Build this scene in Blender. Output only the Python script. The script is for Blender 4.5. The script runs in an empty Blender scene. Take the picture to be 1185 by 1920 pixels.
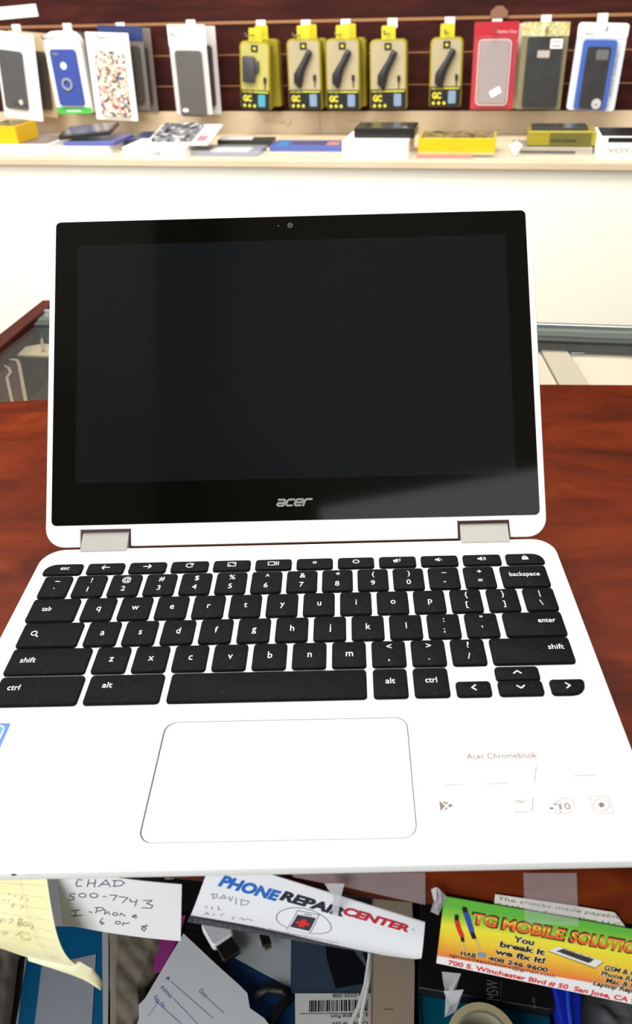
import bpy, bmesh, math, random
from mathutils import Matrix, Vector
random.seed(7)
SC = bpy.context.scene
COL = SC.collection

# ------------------------------------------------------------------ camera, sky, lights, exposure
# lengths below are millimetres; ZF lifts the laptop's deck to its height above the shop floor
ZF = 946.0
def W(x, y, z): return Vector((x, y, z + ZF)) * 0.001

cam_d = bpy.data.cameras.new('camera'); cam = bpy.data.objects.new('camera', cam_d); COL.objects.link(cam)
cam.location = W(32.2143, -387.5634, 269.9658)
cam.rotation_euler = (math.radians(56.25014), math.radians(1.37828), math.radians(-0.37393))
cam_d.sensor_fit = 'HORIZONTAL'; cam_d.sensor_width = 36.0
cam_d.lens = 36.0 * 1492.34 / 1185.0
cam_d.shift_x = -57.606 / 1185.0
cam_d.clip_start = 0.01; cam_d.clip_end = 50
cam_d.dof.use_dof = True; cam_d.dof.focus_distance = 0.46; cam_d.dof.aperture_fstop = 24.0
SC.camera = cam
SC.view_settings.view_transform = 'Standard'; SC.view_settings.look = 'None'
SC.view_settings.gamma = 1.0; SC.view_settings.exposure = 0.0; SC.view_settings.use_curve_mapping = False

wd = bpy.data.worlds.new('shop_daylight'); SC.world = wd; wd.use_nodes = True
wd.node_tree.nodes['Background'].inputs[0].default_value = (1.0, 0.97, 0.92, 1)
wd.node_tree.nodes['Background'].inputs[1].default_value = 0.3

def area(name, loc, target, sx, sy, power, col=(1, 1, 1)):
    d = bpy.data.lights.new(name, 'AREA'); d.shape = 'RECTANGLE'; d.size = sx; d.size_y = sy
    d.energy = power; d.color = col
    o = bpy.data.objects.new(name, d); COL.objects.link(o); o.location = W(*loc)
    o.rotation_euler = (W(*target) - W(*loc)).to_track_quat('-Z', 'Y').to_euler()
    return o
# shop window to the left, ceiling fluorescents over the customers' side
area('window_light', (-1900, 250, 900), (0, 0, 0), 1.6, 1.5, 42, (0.95, 0.98, 1.0))
area('ceiling_light_near', (180, 200, 1500), (50, 0, 0), 1.3, 0.6, 24, (1.0, 0.98, 0.94))
area('ceiling_light_far', (-350, 1050, 1560), (-300, 1660, -300), 2.6, 0.5, 80, (1.0, 0.96, 0.88))
area('front_fill_light', (-900, -1500, 500), (0, -150, -60), 1.2, 1.2, 26, (0.95, 0.98, 1.0))  # fill light added behind the viewer to brighten card fronts and lower shelf
area('ceiling_light_behind', (420, -1500, 1560), (100, 0, 0), 1.0, 0.16, 0.9, (1, 1, 1))

# ------------------------------------------------------------------ materials
def lin(c):
    c = c / 255.0
    return c / 12.92 if c <= 0.04045 else ((c + 0.055) / 1.055) ** 2.4
def rgb(c): return (lin(c[0]), lin(c[1]), lin(c[2]), 1.0)
MATS = {}
def mat(name, c, rough=0.5, metal=0.0, spec=0.5, alpha=1.0, coat=0.0, trans=0.0, ior=1.45):
    if name in MATS: return MATS[name]
    m = bpy.data.materials.new(name); m.use_nodes = True; MATS[name] = m
    b = m.node_tree.nodes['Principled BSDF']
    b.inputs['Base Color'].default_value = rgb(c); b.inputs['Roughness'].default_value = rough
    b.inputs['Metallic'].default_value = metal; b.inputs['Specular IOR Level'].default_value = spec
    b.inputs['Alpha'].default_value = alpha; b.inputs['Coat Weight'].default_value = coat
    b.inputs['Transmission Weight'].default_value = trans; b.inputs['IOR'].default_value = ior
    return m
def NT(m): return m.node_tree.nodes, m.node_tree.links, m.node_tree.nodes['Principled BSDF']
def noise_colour(m, stops, scale=(1, 1, 1), nscale=5, detail=4, dist=0.0, coord='Object', rough=0.5):
    N, L, b = NT(m)
    tc = N.new('ShaderNodeTexCoord'); mp = N.new('ShaderNodeMapping'); nz = N.new('ShaderNodeTexNoise'); cr = N.new('ShaderNodeValToRGB')
    mp.inputs['Scale'].default_value = scale; nz.inputs['Scale'].default_value = nscale
    nz.inputs['Detail'].default_value = detail; nz.inputs['Distortion'].default_value = dist; nz.inputs['Roughness'].default_value = rough
    L.new(tc.outputs[coord], mp.inputs[0]); L.new(mp.outputs[0], nz.inputs['Vector']); L.new(nz.outputs['Fac'], cr.inputs[0])
    L.new(cr.outputs[0], b.inputs['Base Color'])
    e = cr.color_ramp.elements
    while len(e) < len(stops): e.new(0.5)
    for k, (p, c) in enumerate(stops): e[k].position = p; e[k].color = rgb(c)
    return nz
def bump(m, scale=40, strength=0.2, dist=0.001, detail=3, mscale=(1, 1, 1)):
    N, L, b = NT(m)
    tc = N.new('ShaderNodeTexCoord'); mp = N.new('ShaderNodeMapping'); nz = N.new('ShaderNodeTexNoise'); bp = N.new('ShaderNodeBump')
    mp.inputs['Scale'].default_value = mscale
    nz.inputs['Scale'].default_value = scale; nz.inputs['Detail'].default_value = detail
    bp.inputs['Strength'].default_value = strength; bp.inputs['Distance'].default_value = dist
    L.new(tc.outputs['Object'], mp.inputs[0]); L.new(mp.outputs[0], nz.inputs['Vector']); L.new(nz.outputs['Fac'], bp.inputs['Height'])
    L.new(bp.outputs[0], b.inputs['Normal']); return m
def uv_ramp(m, stops, axis='Y', scale=1.0, slope=0.0, interp='LINEAR'):
    # colours printed along the sheet's own width/height (UV in centimetres)
    N, L, b = NT(m)
    tc = N.new('ShaderNodeTexCoord'); sx = N.new('ShaderNodeSeparateXYZ'); cr = N.new('ShaderNodeValToRGB')
    L.new(tc.outputs['UV'], sx.inputs[0])
    ma = N.new('ShaderNodeMath'); ma.operation = 'MULTIPLY'; ma.inputs[1].default_value = scale
    mb = N.new('ShaderNodeMath'); mb.operation = 'MULTIPLY_ADD'; mb.inputs[1].default_value = slope
    L.new(sx.outputs[axis], ma.inputs[0]); L.new(sx.outputs['X'], mb.inputs[0]); L.new(ma.outputs[0], mb.inputs[2])
    L.new(mb.outputs[0], cr.inputs[0]); L.new(cr.outputs[0], b.inputs['Base Color'])
    cr.color_ramp.interpolation = interp
    e = cr.color_ramp.elements
    while len(e) < len(stops): e.new(0.5)
    for k, (p, c) in enumerate(stops): e[k].position = p; e[k].color = rgb(c)
    return m

# ------------------------------------------------------------------ mesh helpers
def rr(x0, x1, y0, y1, r=2.0, n=5, rs=None):
    """rounded rectangle, counter-clockwise; rs = radii of (x0y0, x1y0, x1y1, x0y1)"""
    rs = rs or (r, r, r, r); p = []
    for (cx, cy, sx, sy, a0), q in zip(((x0, y0, 1, 1, 180), (x1, y0, -1, 1, 270), (x1, y1, -1, -1, 0), (x0, y1, 1, -1, 90)), rs):
        q = max(q, 0.01)
        for i in range(n + 1):
            a = math.radians(a0 + 90 * i / n)
            p.append((cx + sx * q + q * math.cos(a), cy + sy * q + q * math.sin(a)))
    return p
def inset(poly, d):
    """moves every edge of a counter-clockwise outline inwards by d"""
    n = len(poly); out = []
    for i in range(n):
        a = Vector(poly[i - 1]); b = Vector(poly[i]); c = Vector(poly[(i + 1) % n])
        e1 = (b - a); e2 = (c - b)
        if e1.length < 1e-6 or e2.length < 1e-6: e1 = e2 = (c - a)
        e1 = e1.normalized(); e2 = e2.normalized()
        n1 = Vector((-e1.y, e1.x)); n2 = Vector((-e2.y, e2.x)); m = (n1 + n2)
        if m.length < 1e-5: m = n1
        m.normalize(); k = max(0.35, m.dot(n1))
        q = b + m * (d / k); out.append((q.x, q.y))
    return out
def ellipse(cx, cy, rx, ry, n=24, a0=0, a1=360, rot=0):
    o = []; cr, sr = math.cos(math.radians(rot)), math.sin(math.radians(rot))
    for i in range(n + (0 if a1 - a0 == 360 else 1)):
        a = math.radians(a0 + (a1 - a0) * i / n); x, y = rx * math.cos(a), ry * math.sin(a)
        o.append((cx + x * cr - y * sr, cy + x * sr + y * cr))
    return o
_TXT = {}
def text_geo(s, bold=0.0, shear=0.0):
    k = (s, bold, shear)
    if k not in _TXT:
        cu = bpy.data.curves.new('t', 'FONT'); cu.body = s; cu.size = 1.0; cu.offset = bold; cu.shear = shear; cu.resolution_u = 3
        ob = bpy.data.objects.new('t', cu); me = bpy.data.meshes.new_from_object(ob)
        _TXT[k] = ([(v.co.x, v.co.y) for v in me.vertices], [tuple(p.vertices) for p in me.polygons])
        bpy.data.objects.remove(ob); bpy.data.meshes.remove(me); bpy.data.curves.remove(cu)
    return _TXT[k]

def curve(pts):
    """piecewise-linear curve through pts, t in 0..1"""
    def f(t):
        k = min(int(t * (len(pts) - 1)), len(pts) - 2); u = t * (len(pts) - 1) - k
        return tuple(pts[k][i] * (1 - u) + pts[k + 1][i] * u for i in (0, 1))
    return f
def torn(pts, amp, seed, n=40):
    rn = random.Random(seed); c = curve(pts); P = [c(k / n) for k in range(n + 1)]
    return curve([(x + rn.uniform(-amp, amp), y) for x, y in P])
class MB:
    def __init__(s, T=None): s.v = []; s.f = []; s.m = []; s.uv = []; s.T = T; s.cm = 0
    def add(s, pts, faces, T=None):
        T = T or s.T; n = len(s.v)
        for p in pts:
            s.uv.append((p[0] * 0.1, p[1] * 0.1)); s.v.append(T(*p) if T else p)
        for f in faces: s.f.append(tuple(n + i for i in f)); s.m.append(s.cm)
        return s
    def loft(s, rings, cap0=True, cap1=True):
        """rings: list of (outline2d, z)"""
        n = len(rings[0][0]); pts = []; fs = []
        for poly, z in rings: pts += [(x, y, z) for x, y in poly]
        for k in range(len(rings) - 1):
            for i in range(n):
                j = (i + 1) % n; fs.append((k * n + i, k * n + j, (k + 1) * n + j, (k + 1) * n + i))
        if cap0: fs.append(tuple(reversed(range(n))))
        if cap1: fs.append(tuple((len(rings) - 1) * n + i for i in range(n)))
        return s.add(pts, fs)
    def slab(s, poly, z0, z1, ch=0.0):
        if ch > 0: return s.loft([(inset(poly, ch), z0), (poly, z0 + ch), (poly, z1 - ch), (inset(poly, ch), z1)])
        return s.loft([(poly, z0), (poly, z1)])
    def flat(s, poly, z): return s.add([(x, y, z) for x, y in poly], [tuple(range(len(poly)))])
    def quad(s, a, b, c, d, z=0.0, n=8, m=8):
        P = []
        for j in range(m + 1):
            for i in range(n + 1):
                u, v = i / n, j / m
                P.append(tuple((a[k] * (1 - u) + b[k] * u) * (1 - v) + (d[k] * (1 - u) + c[k] * u) * v for k in (0, 1)) + (z,))
        return s.add(P, [(j * (n + 1) + i, j * (n + 1) + i + 1, (j + 1) * (n + 1) + i + 1, (j + 1) * (n + 1) + i) for j in range(m) for i in range(n)])
    def between(s, lo, hi, z, n=24, m=8, th=0.0):
        """a sheet filling the space between two curves lo(t), hi(t); z(x, y) lifts it"""
        P = []; F = []; st = n + 1; o = st * (m + 1)
        for lay in ((0, th) if th else (0,)):
            for j in range(m + 1):
                for i in range(n + 1):
                    t, v = i / n, j / m; a, b = lo(t), hi(t); x = a[0] * (1 - v) + b[0] * v; y = a[1] * (1 - v) + b[1] * v
                    P.append((x, y, z(x, y, t, v) - lay))
        for j in range(m):
            for i in range(n):
                a = j * st + i; F.append((a, a + 1, a + st + 1, a + st))
                if th: F.append((o + a, o + a + st, o + a + st + 1, o + a + 1))
        if th:
            for i in range(n): F += [(i, o + i, o + i + 1, i + 1), (m * st + i, m * st + i + 1, o + m * st + i + 1, o + m * st + i)]
            for j in range(m): F += [(j * st, (j + 1) * st, o + (j + 1) * st, o + j * st), (j * st + n, o + j * st + n, o + (j + 1) * st + n, (j + 1) * st + n)]
        return s.add(P, F)
    def box(s, x0, x1, y0, y1, z0, z1, ch=0.0):
        return s.slab([(x0, y0), (x1, y0), (x1, y1), (x0, y1)], z0, z1, ch)
    def text(s, t, x, y, size, z=0.0, width=None, bold=0.0, shear=0.0, align='l', rot=0.0, xs=1.0):
        vs, fs = text_geo(t, bold, shear)
        if not vs: return s
        x0 = min(v[0] for v in vs); x1 = max(v[0] for v in vs)
        kx = width / (x1 - x0) if width else size * xs
        w = (x1 - x0) * kx; off = {'l': 0, 'c': -w / 2, 'r': -w}[align]
        c, q = math.cos(math.radians(rot)), math.sin(math.radians(rot)); P = []
        for vx, vy in vs:
            a = (vx - x0) * kx + off; b = vy * size
            P.append((x + a * c - b * q, y + a * q + b * c, z))
        return s.add(P, fs)
    def stroke(s, line, w, z=0.0, closed=False, joints=True):
        """a flat pen line of width w"""
        pts = [Vector(p[:2]) for p in line]; n = len(pts); h = w / 2
        for i in range(n if closed else n - 1):
            a, b = pts[i], pts[(i + 1) % n]; d = b - a
            if d.length < 1e-6: continue
            d.normalize(); m = Vector((-d.y, d.x)) * h
            s.add([(a.x + m.x, a.y + m.y, z), (a.x - m.x, a.y - m.y, z), (b.x - m.x, b.y - m.y, z), (b.x + m.x, b.y + m.y, z)], [(0, 1, 2, 3)])
        if joints:
            for a in pts: s.add([(a.x + h * math.cos(k * math.pi / 4), a.y + h * math.sin(k * math.pi / 4), z + 0.002) for k in range(8)], [tuple(range(8))])
        return s
    def tube(s, path, r, n=8, taper=None, flat=1.0):
        P = [Vector(p) for p in path]; N = len(P); pts = []; fs = []; up = Vector((0, 0, 1))
        prev = None
        for i, p in enumerate(P):
            d = (P[min(i + 1, N - 1)] - P[max(i - 1, 0)]).normalized()
            a = prev if prev is not None else (up if abs(d.dot(up)) < 0.9 else Vector((1, 0, 0)))
            a = (a - d * a.dot(d)).normalized(); b = d.cross(a); prev = a
            q = r * (taper[i] if taper else 1)
            for k in range(n):
                t = 2 * math.pi * k / n; c = p + a * (q * flat * math.cos(t)) + b * (q * math.sin(t)); pts.append(tuple(c))
        for i in range(N - 1):
            for k in range(n): fs.append((i * n + k, i * n + (k + 1) % n, (i + 1) * n + (k + 1) % n, (i + 1) * n + k))
        fs.append(tuple(reversed(range(n)))); fs.append(tuple((N - 1) * n + k for k in range(n)))
        return s.add(pts, fs)
    def grid(s, x0, x1, y0, y1, nx, ny, fz, th=0.0, keep=None):
        """a sheet z = fz(x, y), with thickness th below when th > 0"""
        P = []; F = []
        for lay in ((0, th) if th else (0,)):
            for j in range(ny + 1):
                for i in range(nx + 1):
                    x = x0 + (x1 - x0) * i / nx; y = y0 + (y1 - y0) * j / ny; P.append((x, y, fz(x, y) - lay))
        st = nx + 1; o = st * (ny + 1); used = set()
        for j in range(ny):
            for i in range(nx):
                if keep and not keep(x0 + (x1 - x0) * (i + .5) / nx, y0 + (y1 - y0) * (j + .5) / ny): continue
                a = j * st + i; F.append((a, a + 1, a + st + 1, a + st)); used.add((i, j))
                if th: F.append((o + a, o + a + st, o + a + st + 1, o + a + 1))
        if th:
            for (i, j) in used:
                a = j * st + i
                for (di, dj, p, q) in ((0, -1, a, a + 1), (1, 0, a + 1, a + st + 1), (0, 1, a + st + 1, a + st), (-1, 0, a + st, a)):
                    if (i + di, j + dj) not in used: F.append((p, o + p, o + q, q))
        return s.add(P, F)
    def build(s, name, mats, parent=None, smooth=False, loc=None, rot=None):
        me = bpy.data.meshes.new(name)
        me.from_pydata([(a * .001, b * .001, c * .001) for a, b, c in s.v], [], s.f)
        mats = mats if isinstance(mats, (list, tuple)) else [mats]
        for m in mats: me.materials.append(m)
        ul = me.uv_layers.new(name='UVMap')
        for p in me.polygons:
            p.material_index = s.m[p.index]; p.use_smooth = smooth
        for l in me.loops: ul.data[l.index].uv = s.uv[l.vertex_index]
        me.update()
        o = bpy.data.objects.new(name, me); COL.objects.link(o)
        if parent: o.parent = parent
        if loc is not None: o.location = loc
        if rot is not None: o.rotation_euler = rot
        return o
def tag(o, label, cat, group=None, kind=None):
    if label: o['label'] = label
    if cat: o['category'] = cat
    if group: o['group'] = group
    if kind: o['kind'] = kind
    return o
def empty(name, loc, rot=(0, 0, 0)):
    o = bpy.data.objects.new(name, None); COL.objects.link(o); o.location = loc; o.rotation_euler = rot
    o.empty_display_size = 0.02
    return o
def struct(o): o['kind'] = 'structure'; return o
def autosmooth(o, ang=35):
    for p in o.data.polygons: p.use_smooth = True
    try: o.data.set_sharp_from_angle(angle=math.radians(ang))
    except Exception: pass
    return o
# frames that hold the shop's own direction (the laptop is set down a little askew to it)
RA = math.radians(-10.5); UX, UY = math.cos(RA), math.sin(RA)
def RM(u, v, z): return (u * UX - v * UY, u * UY + v * UX, z)       # room coordinates -> scene mm
def RW(u, v, z): return W(*RM(u, v, z))
CA = math.radians(-7.25); CX_, CY_ = math.cos(CA), math.sin(CA)
def FC(u, o, z): return (-45 + u * CX_ + o * CY_, -193.6 + u * CY_ - o * CX_, z)   # counter front: along, outwards, up
TG = {'W':89,'H':51,'c':[[111.0,2.0,-33.81],[199.22,2.0,-45.58],[109.81,2.0,-85.4],[197.23,2.0,-102.12]],'bulge':0}
TGf = {'title':[(12.71,36.44),(12.33,44.52),(22.99,37.21),(24.21,36.3),(50.64,37.17),(77.99,36.19),(75.84,43.95)],'you':[(30.06,28.04),(38.37,28.74),(29.85,32.64)],'break':[(24.98,23.14),(43.52,23.5),(24.52,27.07)],'wefix':[(23.74,17.14),(44.79,17.76),(23.66,21.29)],'hab':[(9.47,10.87),(16.24,11.1),(9.37,13.99)],'icon':[(17.36,15.52),(20.76,12.51)],'tel':[(21.4,11.6),(46.92,11.53),(21.34,14.43)],'mail':[(5.18,7.79),(50.87,8.73),(5.0,10.2)],'addr':[(5.07,0.66),(56.69,2.27),(5.04,4.36),(59.03,2.44),(85.79,2.94),(76.18,1.74)],'red':[(5.39,39.95),(7.15,39.21),(5.79,34.8),(8.84,25.02),(10.29,21.38),(11.13,16.06)],'blue':[(7.48,45.8),(8.78,43.38),(10.27,38.93),(13.25,30.63),(14.84,25.75),(17.53,17.69)],'phone':[(45.27,26.81),(49.06,31.17),(68.21,26.66),(65.94,21.16),(48.73,28.67),(63.15,27.59)],'gsm':[(68.9,21.52),(69.11,16.81),(72.2,13.07),(67.4,9.19)],'strip':[(0.2,5.88),(84.39,8.84)]}
PRC = {'W':89,'H':51,'c':[[18.14,3.0,-20.36],[104.0,3.0,-52.44],[3.63,8.0,-62.36],[102.82,9.0,-71.76]],'bulge':4}
PRCf = {'P':[(5.73,38.07),(5.45,43.27),(29.48,38.7),(29.63,44.15)],'R':[(29.59,39.01),(29.47,44.08),(54.26,41.43)],'C':[(55.43,40.98),(55.22,46.41),(81.4,43.58)],'ell':[(41.89,29.41),(52.69,31.9),(31.24,25.03),(40.43,38.34),(44.04,15.88)],'phone':[(38.15,34.69),(46.43,36.02),(45.28,17.73),(36.92,18.01)],'scr':[(38.78,31.88),(45.63,33.63),(44.91,20.91),(37.6,20.94)],'cross':[(42.06,26.56)],'url':[(23.27,10.87),(56.89,11.7)],'band':[(-0.97,7.71),(27.23,11.4),(39.31,7.28),(68.79,6.72)]}
PRCh = [[(4.82,31.86),(5.82,28.98)],[(4.5,31.44),(6.51,32.43),(6.79,30.29),(5.6,28.88)],[(7.86,29.88),(9.11,32.98),(10.35,30.97),(8.2,30.62)],[(11.06,32.7),(12.35,30.39),(12.72,33.41)],[(14.04,33.01),(14.7,28.86)],[(16.12,32.92),(16.67,29.3)],[(15.74,32.76),(19.27,32.87),(18.71,30.24),(16.7,29.16)],[(3.86,21.95),(4.82,21.13)],[(6.2,22.58),(6.92,20.69)],[(8.74,24.38),(9.08,21.44),(9.98,21.91)],[(4.69,13.97),(5.5,16.78),(6.18,14.88)],[(7.83,14.68),(8.33,16.86)],[(10.81,16.5),(11.26,18.98)],[(15.47,15.02),(15.82,18.34)],[(17.99,17.35),(18.79,18.53),(19.69,16.73),(20.97,19.16),(23.14,18.18)]]
CHAD = {'W':76,'H':46,'c':[[-54.09,2.0,-43.62],[1.44,2.0,-45.52],[-60.24,4.0,-85.84],[-3.95,5.0,-85.83]],'bulge':0}
CHADh = [[(16.03,40.13),(13.28,40.12),(11.67,36.21),(12.31,34.33),(15.16,35.35)],[(20.18,41.48),(18.72,35.63)],[(24.4,42.42),(23.19,36.34)],[(19.33,38.27),(24.03,39.57)],[(25.76,37.03),(31.0,43.45),(33.19,38.48)],[(27.74,39.17),(32.39,40.32)],[(36.47,44.02),(35.42,39.4)],[(34.81,43.49),(39.74,44.54),(42.07,42.82),(39.6,40.34),(35.19,39.08)],[(10.75,28.21),(7.66,27.42),(7.17,25.45),(9.75,25.29),(9.26,23.16),(5.88,22.02)],[(17.48,28.28),(17.22,27.54),(16.55,26.88),(15.62,26.42),(14.61,26.26),(13.72,26.42),(13.13,26.88),(12.95,27.55),(13.23,28.28),(13.89,28.94),(14.82,29.4),(15.83,29.56),(16.71,29.39),(17.3,28.94),(17.48,28.28)],[(25.05,29.79),(24.76,28.99),(24.05,28.27),(23.03,27.77),(21.93,27.59),(20.95,27.77),(20.3,28.27),(20.1,28.99),(20.39,29.79),(21.11,30.5),(22.12,31.0),(23.22,31.17),(24.19,31.0),(24.84,30.5),(25.05,29.79)],[(28.39,29.89),(30.18,30.18)],[(32.69,31.88),(37.13,32.31),(34.52,27.86)],[(38.43,31.66),(43.72,31.65),(40.27,27.05)],[(45.02,31.0),(45.3,28.74),(48.84,29.32)],[(49.43,31.29),(47.99,25.7)],[(53.05,30.87),(58.53,31.76),(55.22,28.92),(58.83,27.78),(57.93,25.45),(52.41,24.97)],[(6.8,13.24),(12.68,15.43)],[(10.33,14.44),(9.04,9.38)],[(6.68,8.68),(14.13,11.46)],[(18.6,15.22),(20.65,15.26)],[(24.3,19.89),(22.92,15.19)],[(22.59,19.6),(27.16,20.65),(28.55,19.11),(24.14,16.89)],[(29.35,19.24),(28.6,15.39),(30.98,18.03),(32.01,15.67)],[(37.03,17.11),(36.85,16.56),(36.4,16.07),(35.75,15.73),(35.04,15.61),(34.42,15.73),(33.99,16.08),(33.85,16.57),(34.03,17.12),(34.49,17.61),(35.13,17.95),(35.84,18.07),(36.47,17.94),(36.89,17.6),(37.03,17.11)],[(38.24,16.27),(39.1,18.35),(41.62,16.39)],[(46.13,17.15),(48.93,17.32),(47.84,18.62),(46.12,16.55),(48.68,15.79)],[(27.3,11.87),(25.19,8.47),(26.45,6.24),(28.03,8.04),(25.98,8.3)],[(38.49,10.29),(38.31,9.73),(37.86,9.23),(37.21,8.88),(36.49,8.76),(35.86,8.89),(35.43,9.24),(35.29,9.74),(35.47,10.3),(35.93,10.8),(36.58,11.14),(37.29,11.26),(37.92,11.14),(38.35,10.79),(38.49,10.29)],[(39.67,8.21),(40.32,10.6),(42.0,10.13),(44.07,11.24)],[(55.0,10.85),(51.6,9.5),(54.63,8.05),(53.24,5.66),(51.56,7.21),(55.34,10.6)]]
YEL = {'W':60,'H':100,'c':[[-93.87,3.0,-45.91],[-56.77,3.0,-39.75],[-97.53,12.0,-90.71],[-50.67,14.0,-101.69]],'bulge':6}
YELh = [[(23.06,57.49),(24.2,56.81),(23.1,52.66)],[(25.86,58.11),(26.45,55.47)],[(31.15,59.24),(32.16,57.69),(29.29,54.27)],[(29.9,58.98),(31.03,58.34)],[(36.44,60.3),(38.56,60.29),(37.49,57.08),(35.81,55.82)],[(36.75,60.36),(34.9,53.78)],[(35.81,55.82),(38.22,55.92),(36.99,53.83),(34.82,53.3)],[(41.94,56.74),(41.68,56.01),(41.15,55.34),(40.48,54.88),(39.79,54.72),(39.22,54.9),(38.88,55.38),(38.84,56.06),(39.1,56.8),(39.62,57.46),(40.29,57.9),(40.98,58.04),(41.56,57.86),(41.9,57.4),(41.94,56.74)],[(42.95,57.38),(43.51,55.36)],[(45.52,56.66),(43.87,52.33)],[(21.19,43.33),(22.95,43.4)],[(26.78,43.66),(26.49,42.8),(25.95,41.98),(25.26,41.36),(24.57,41.08),(24.01,41.21),(23.69,41.72),(23.68,42.49),(23.97,43.37),(24.5,44.17),(25.18,44.75),(25.87,44.99),(26.43,44.86),(26.76,44.39),(26.78,43.66)],[(32.15,42.77),(36.07,48.3),(41.89,48.02)],[(35.06,45.94),(36.31,40.34),(41.19,41.59),(41.04,43.69)],[(33.77,72.52),(32.47,68.53)],[(39.38,72.09),(40.18,70.71),(38.43,68.99)],[(30.8,80.22),(31.71,79.23)],[(35.25,79.18),(35.14,77.76)],[(39.72,78.87),(40.59,77.91),(39.14,76.02)],[(44.34,77.22),(43.84,75.44)],[(26.96,74.72),(27.55,74.03)],[(30.46,74.74),(30.7,73.65)]]
YELr = [[(45.73,24.77),(46.42,22.27),(47.67,21.58)],[(51.41,25.25),(52.7,21.8),(53.53,18.81)],[(48.03,18.78),(52.11,23.71)]]
DECK = {'text':[(76.96,-170.23),(106.34,-169.89),(77.62,-166.92)],'thin':[[(64.0,-175.07),(65.68,-182.14)],[(85.93,-174.91),(91.6,-181.75)],[(105.67,-174.61),(108.37,-182.52)],[(118.98,-178.69),(128.22,-178.74)]],'thick':[[(66.12,-182.76),(73.59,-182.6)],[(82.78,-182.57),(91.69,-182.45)],[(104.95,-174.5),(102.46,-182.46)],[(118.76,-179.56),(128.03,-179.44)],[(91.97,-195.7),(97.4,-195.75)],[(100.71,-189.36),(99.1,-194.9)]],'play':[[(63.4,-189.54),(65.79,-192.4),(63.4,-195.02)],[(63.96,-189.64),(67.21,-191.04),(66.18,-192.08)],[(63.83,-194.95),(66.16,-192.82),(66.7,-193.64)],[(67.47,-191.21),(68.97,-192.31),(67.23,-193.33),(66.49,-192.42)]],'360':[(93.16,-191.83),(97.05,-191.76)],'ring':[[(99.04,-195.22),(98.94,-195.43),(98.76,-195.6),(98.52,-195.68),(98.27,-195.68),(98.06,-195.58),(97.94,-195.41),(97.93,-195.2),(98.02,-194.99),(98.21,-194.83),(98.45,-194.74),(98.7,-194.74),(98.91,-194.84),(99.03,-195.01),(99.04,-195.22)],[(98.39,-192.85),(98.29,-192.99),(98.15,-192.99),(98.11,-192.85),(98.21,-192.71),(98.35,-192.71),(98.39,-192.85)],[(96.62,-196.53),(96.52,-196.67),(96.39,-196.67),(96.34,-196.53),(96.44,-196.39),(96.58,-196.39),(96.62,-196.53)]],'arc':[[(109.1,-192.67),(109.47,-191.96),(109.96,-191.31),(110.58,-190.75),(111.27,-190.31),(112.02,-190.01),(112.78,-189.85),(113.53,-189.86),(114.23,-190.02),(114.84,-190.33),(115.34,-190.78),(115.71,-191.34),(115.93,-191.99),(115.99,-192.7),(115.89,-193.44)],[(114.28,-195.86),(113.94,-196.1),(113.6,-196.3),(113.24,-196.48),(112.87,-196.62),(112.49,-196.72),(112.11,-196.78),(111.74,-196.81),(111.38,-196.8),(111.02,-196.75),(110.68,-196.66),(110.36,-196.53),(110.07,-196.37),(109.79,-196.18),(109.55,-195.95)]],'10':[(110.11,-195.08),(114.07,-195.18),(110.94,-192.09)],'phone':[[(108.44,-192.85),(109.87,-193.05),(109.72,-196.76),(107.58,-196.71),(107.46,-195.67)]],'leaf':[[(107.73,-194.46),(107.57,-194.74),(107.25,-194.96),(106.84,-195.07),(106.4,-195.06),(106.04,-194.93),(105.82,-194.7),(105.78,-194.42),(105.94,-194.14),(106.26,-193.92),(106.68,-193.8),(107.11,-193.81),(107.48,-193.95),(107.7,-194.18),(107.73,-194.46)],[(109.06,-192.62),(108.95,-192.8),(108.72,-192.93),(108.42,-193.0),(108.11,-193.0),(107.85,-192.91),(107.69,-192.76),(107.66,-192.59),(107.77,-192.41),(107.99,-192.27),(108.29,-192.2),(108.6,-192.21),(108.86,-192.3),(109.03,-192.44),(109.06,-192.62)],[(108.7,-195.13),(108.63,-195.27),(108.49,-195.38),(108.31,-195.44),(108.12,-195.43),(107.97,-195.37),(107.88,-195.25),(107.87,-195.11),(107.94,-194.97),(108.08,-194.86),(108.26,-194.81),(108.45,-194.81),(108.6,-194.88),(108.69,-194.99),(108.7,-195.13)]],'sq':[[(123.23,-189.5),(129.82,-189.49),(130.22,-190.08),(130.2,-196.61),(129.54,-197.23),(122.96,-197.16),(122.56,-196.59),(122.65,-190.06),(123.23,-189.5)],[(129.49,-193.44),(129.17,-194.19),(128.67,-194.88),(128.02,-195.47),(127.27,-195.91),(126.45,-196.18),(125.64,-196.26),(124.88,-196.14),(124.22,-195.84),(123.71,-195.37),(123.39,-194.75),(123.27,-194.05),(123.36,-193.29),(123.66,-192.54),(124.16,-191.84),(124.81,-191.24),(125.57,-190.78),(126.4,-190.51),(127.23,-190.42),(128.0,-190.54),(128.66,-190.86),(129.17,-191.34),(129.49,-191.96),(129.6,-192.68),(129.49,-193.44)]],'hex':[[(125.12,-193.25),(125.8,-192.29),(127.11,-192.15),(127.84,-193.07),(127.04,-194.44),(125.61,-194.57)]]}
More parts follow.
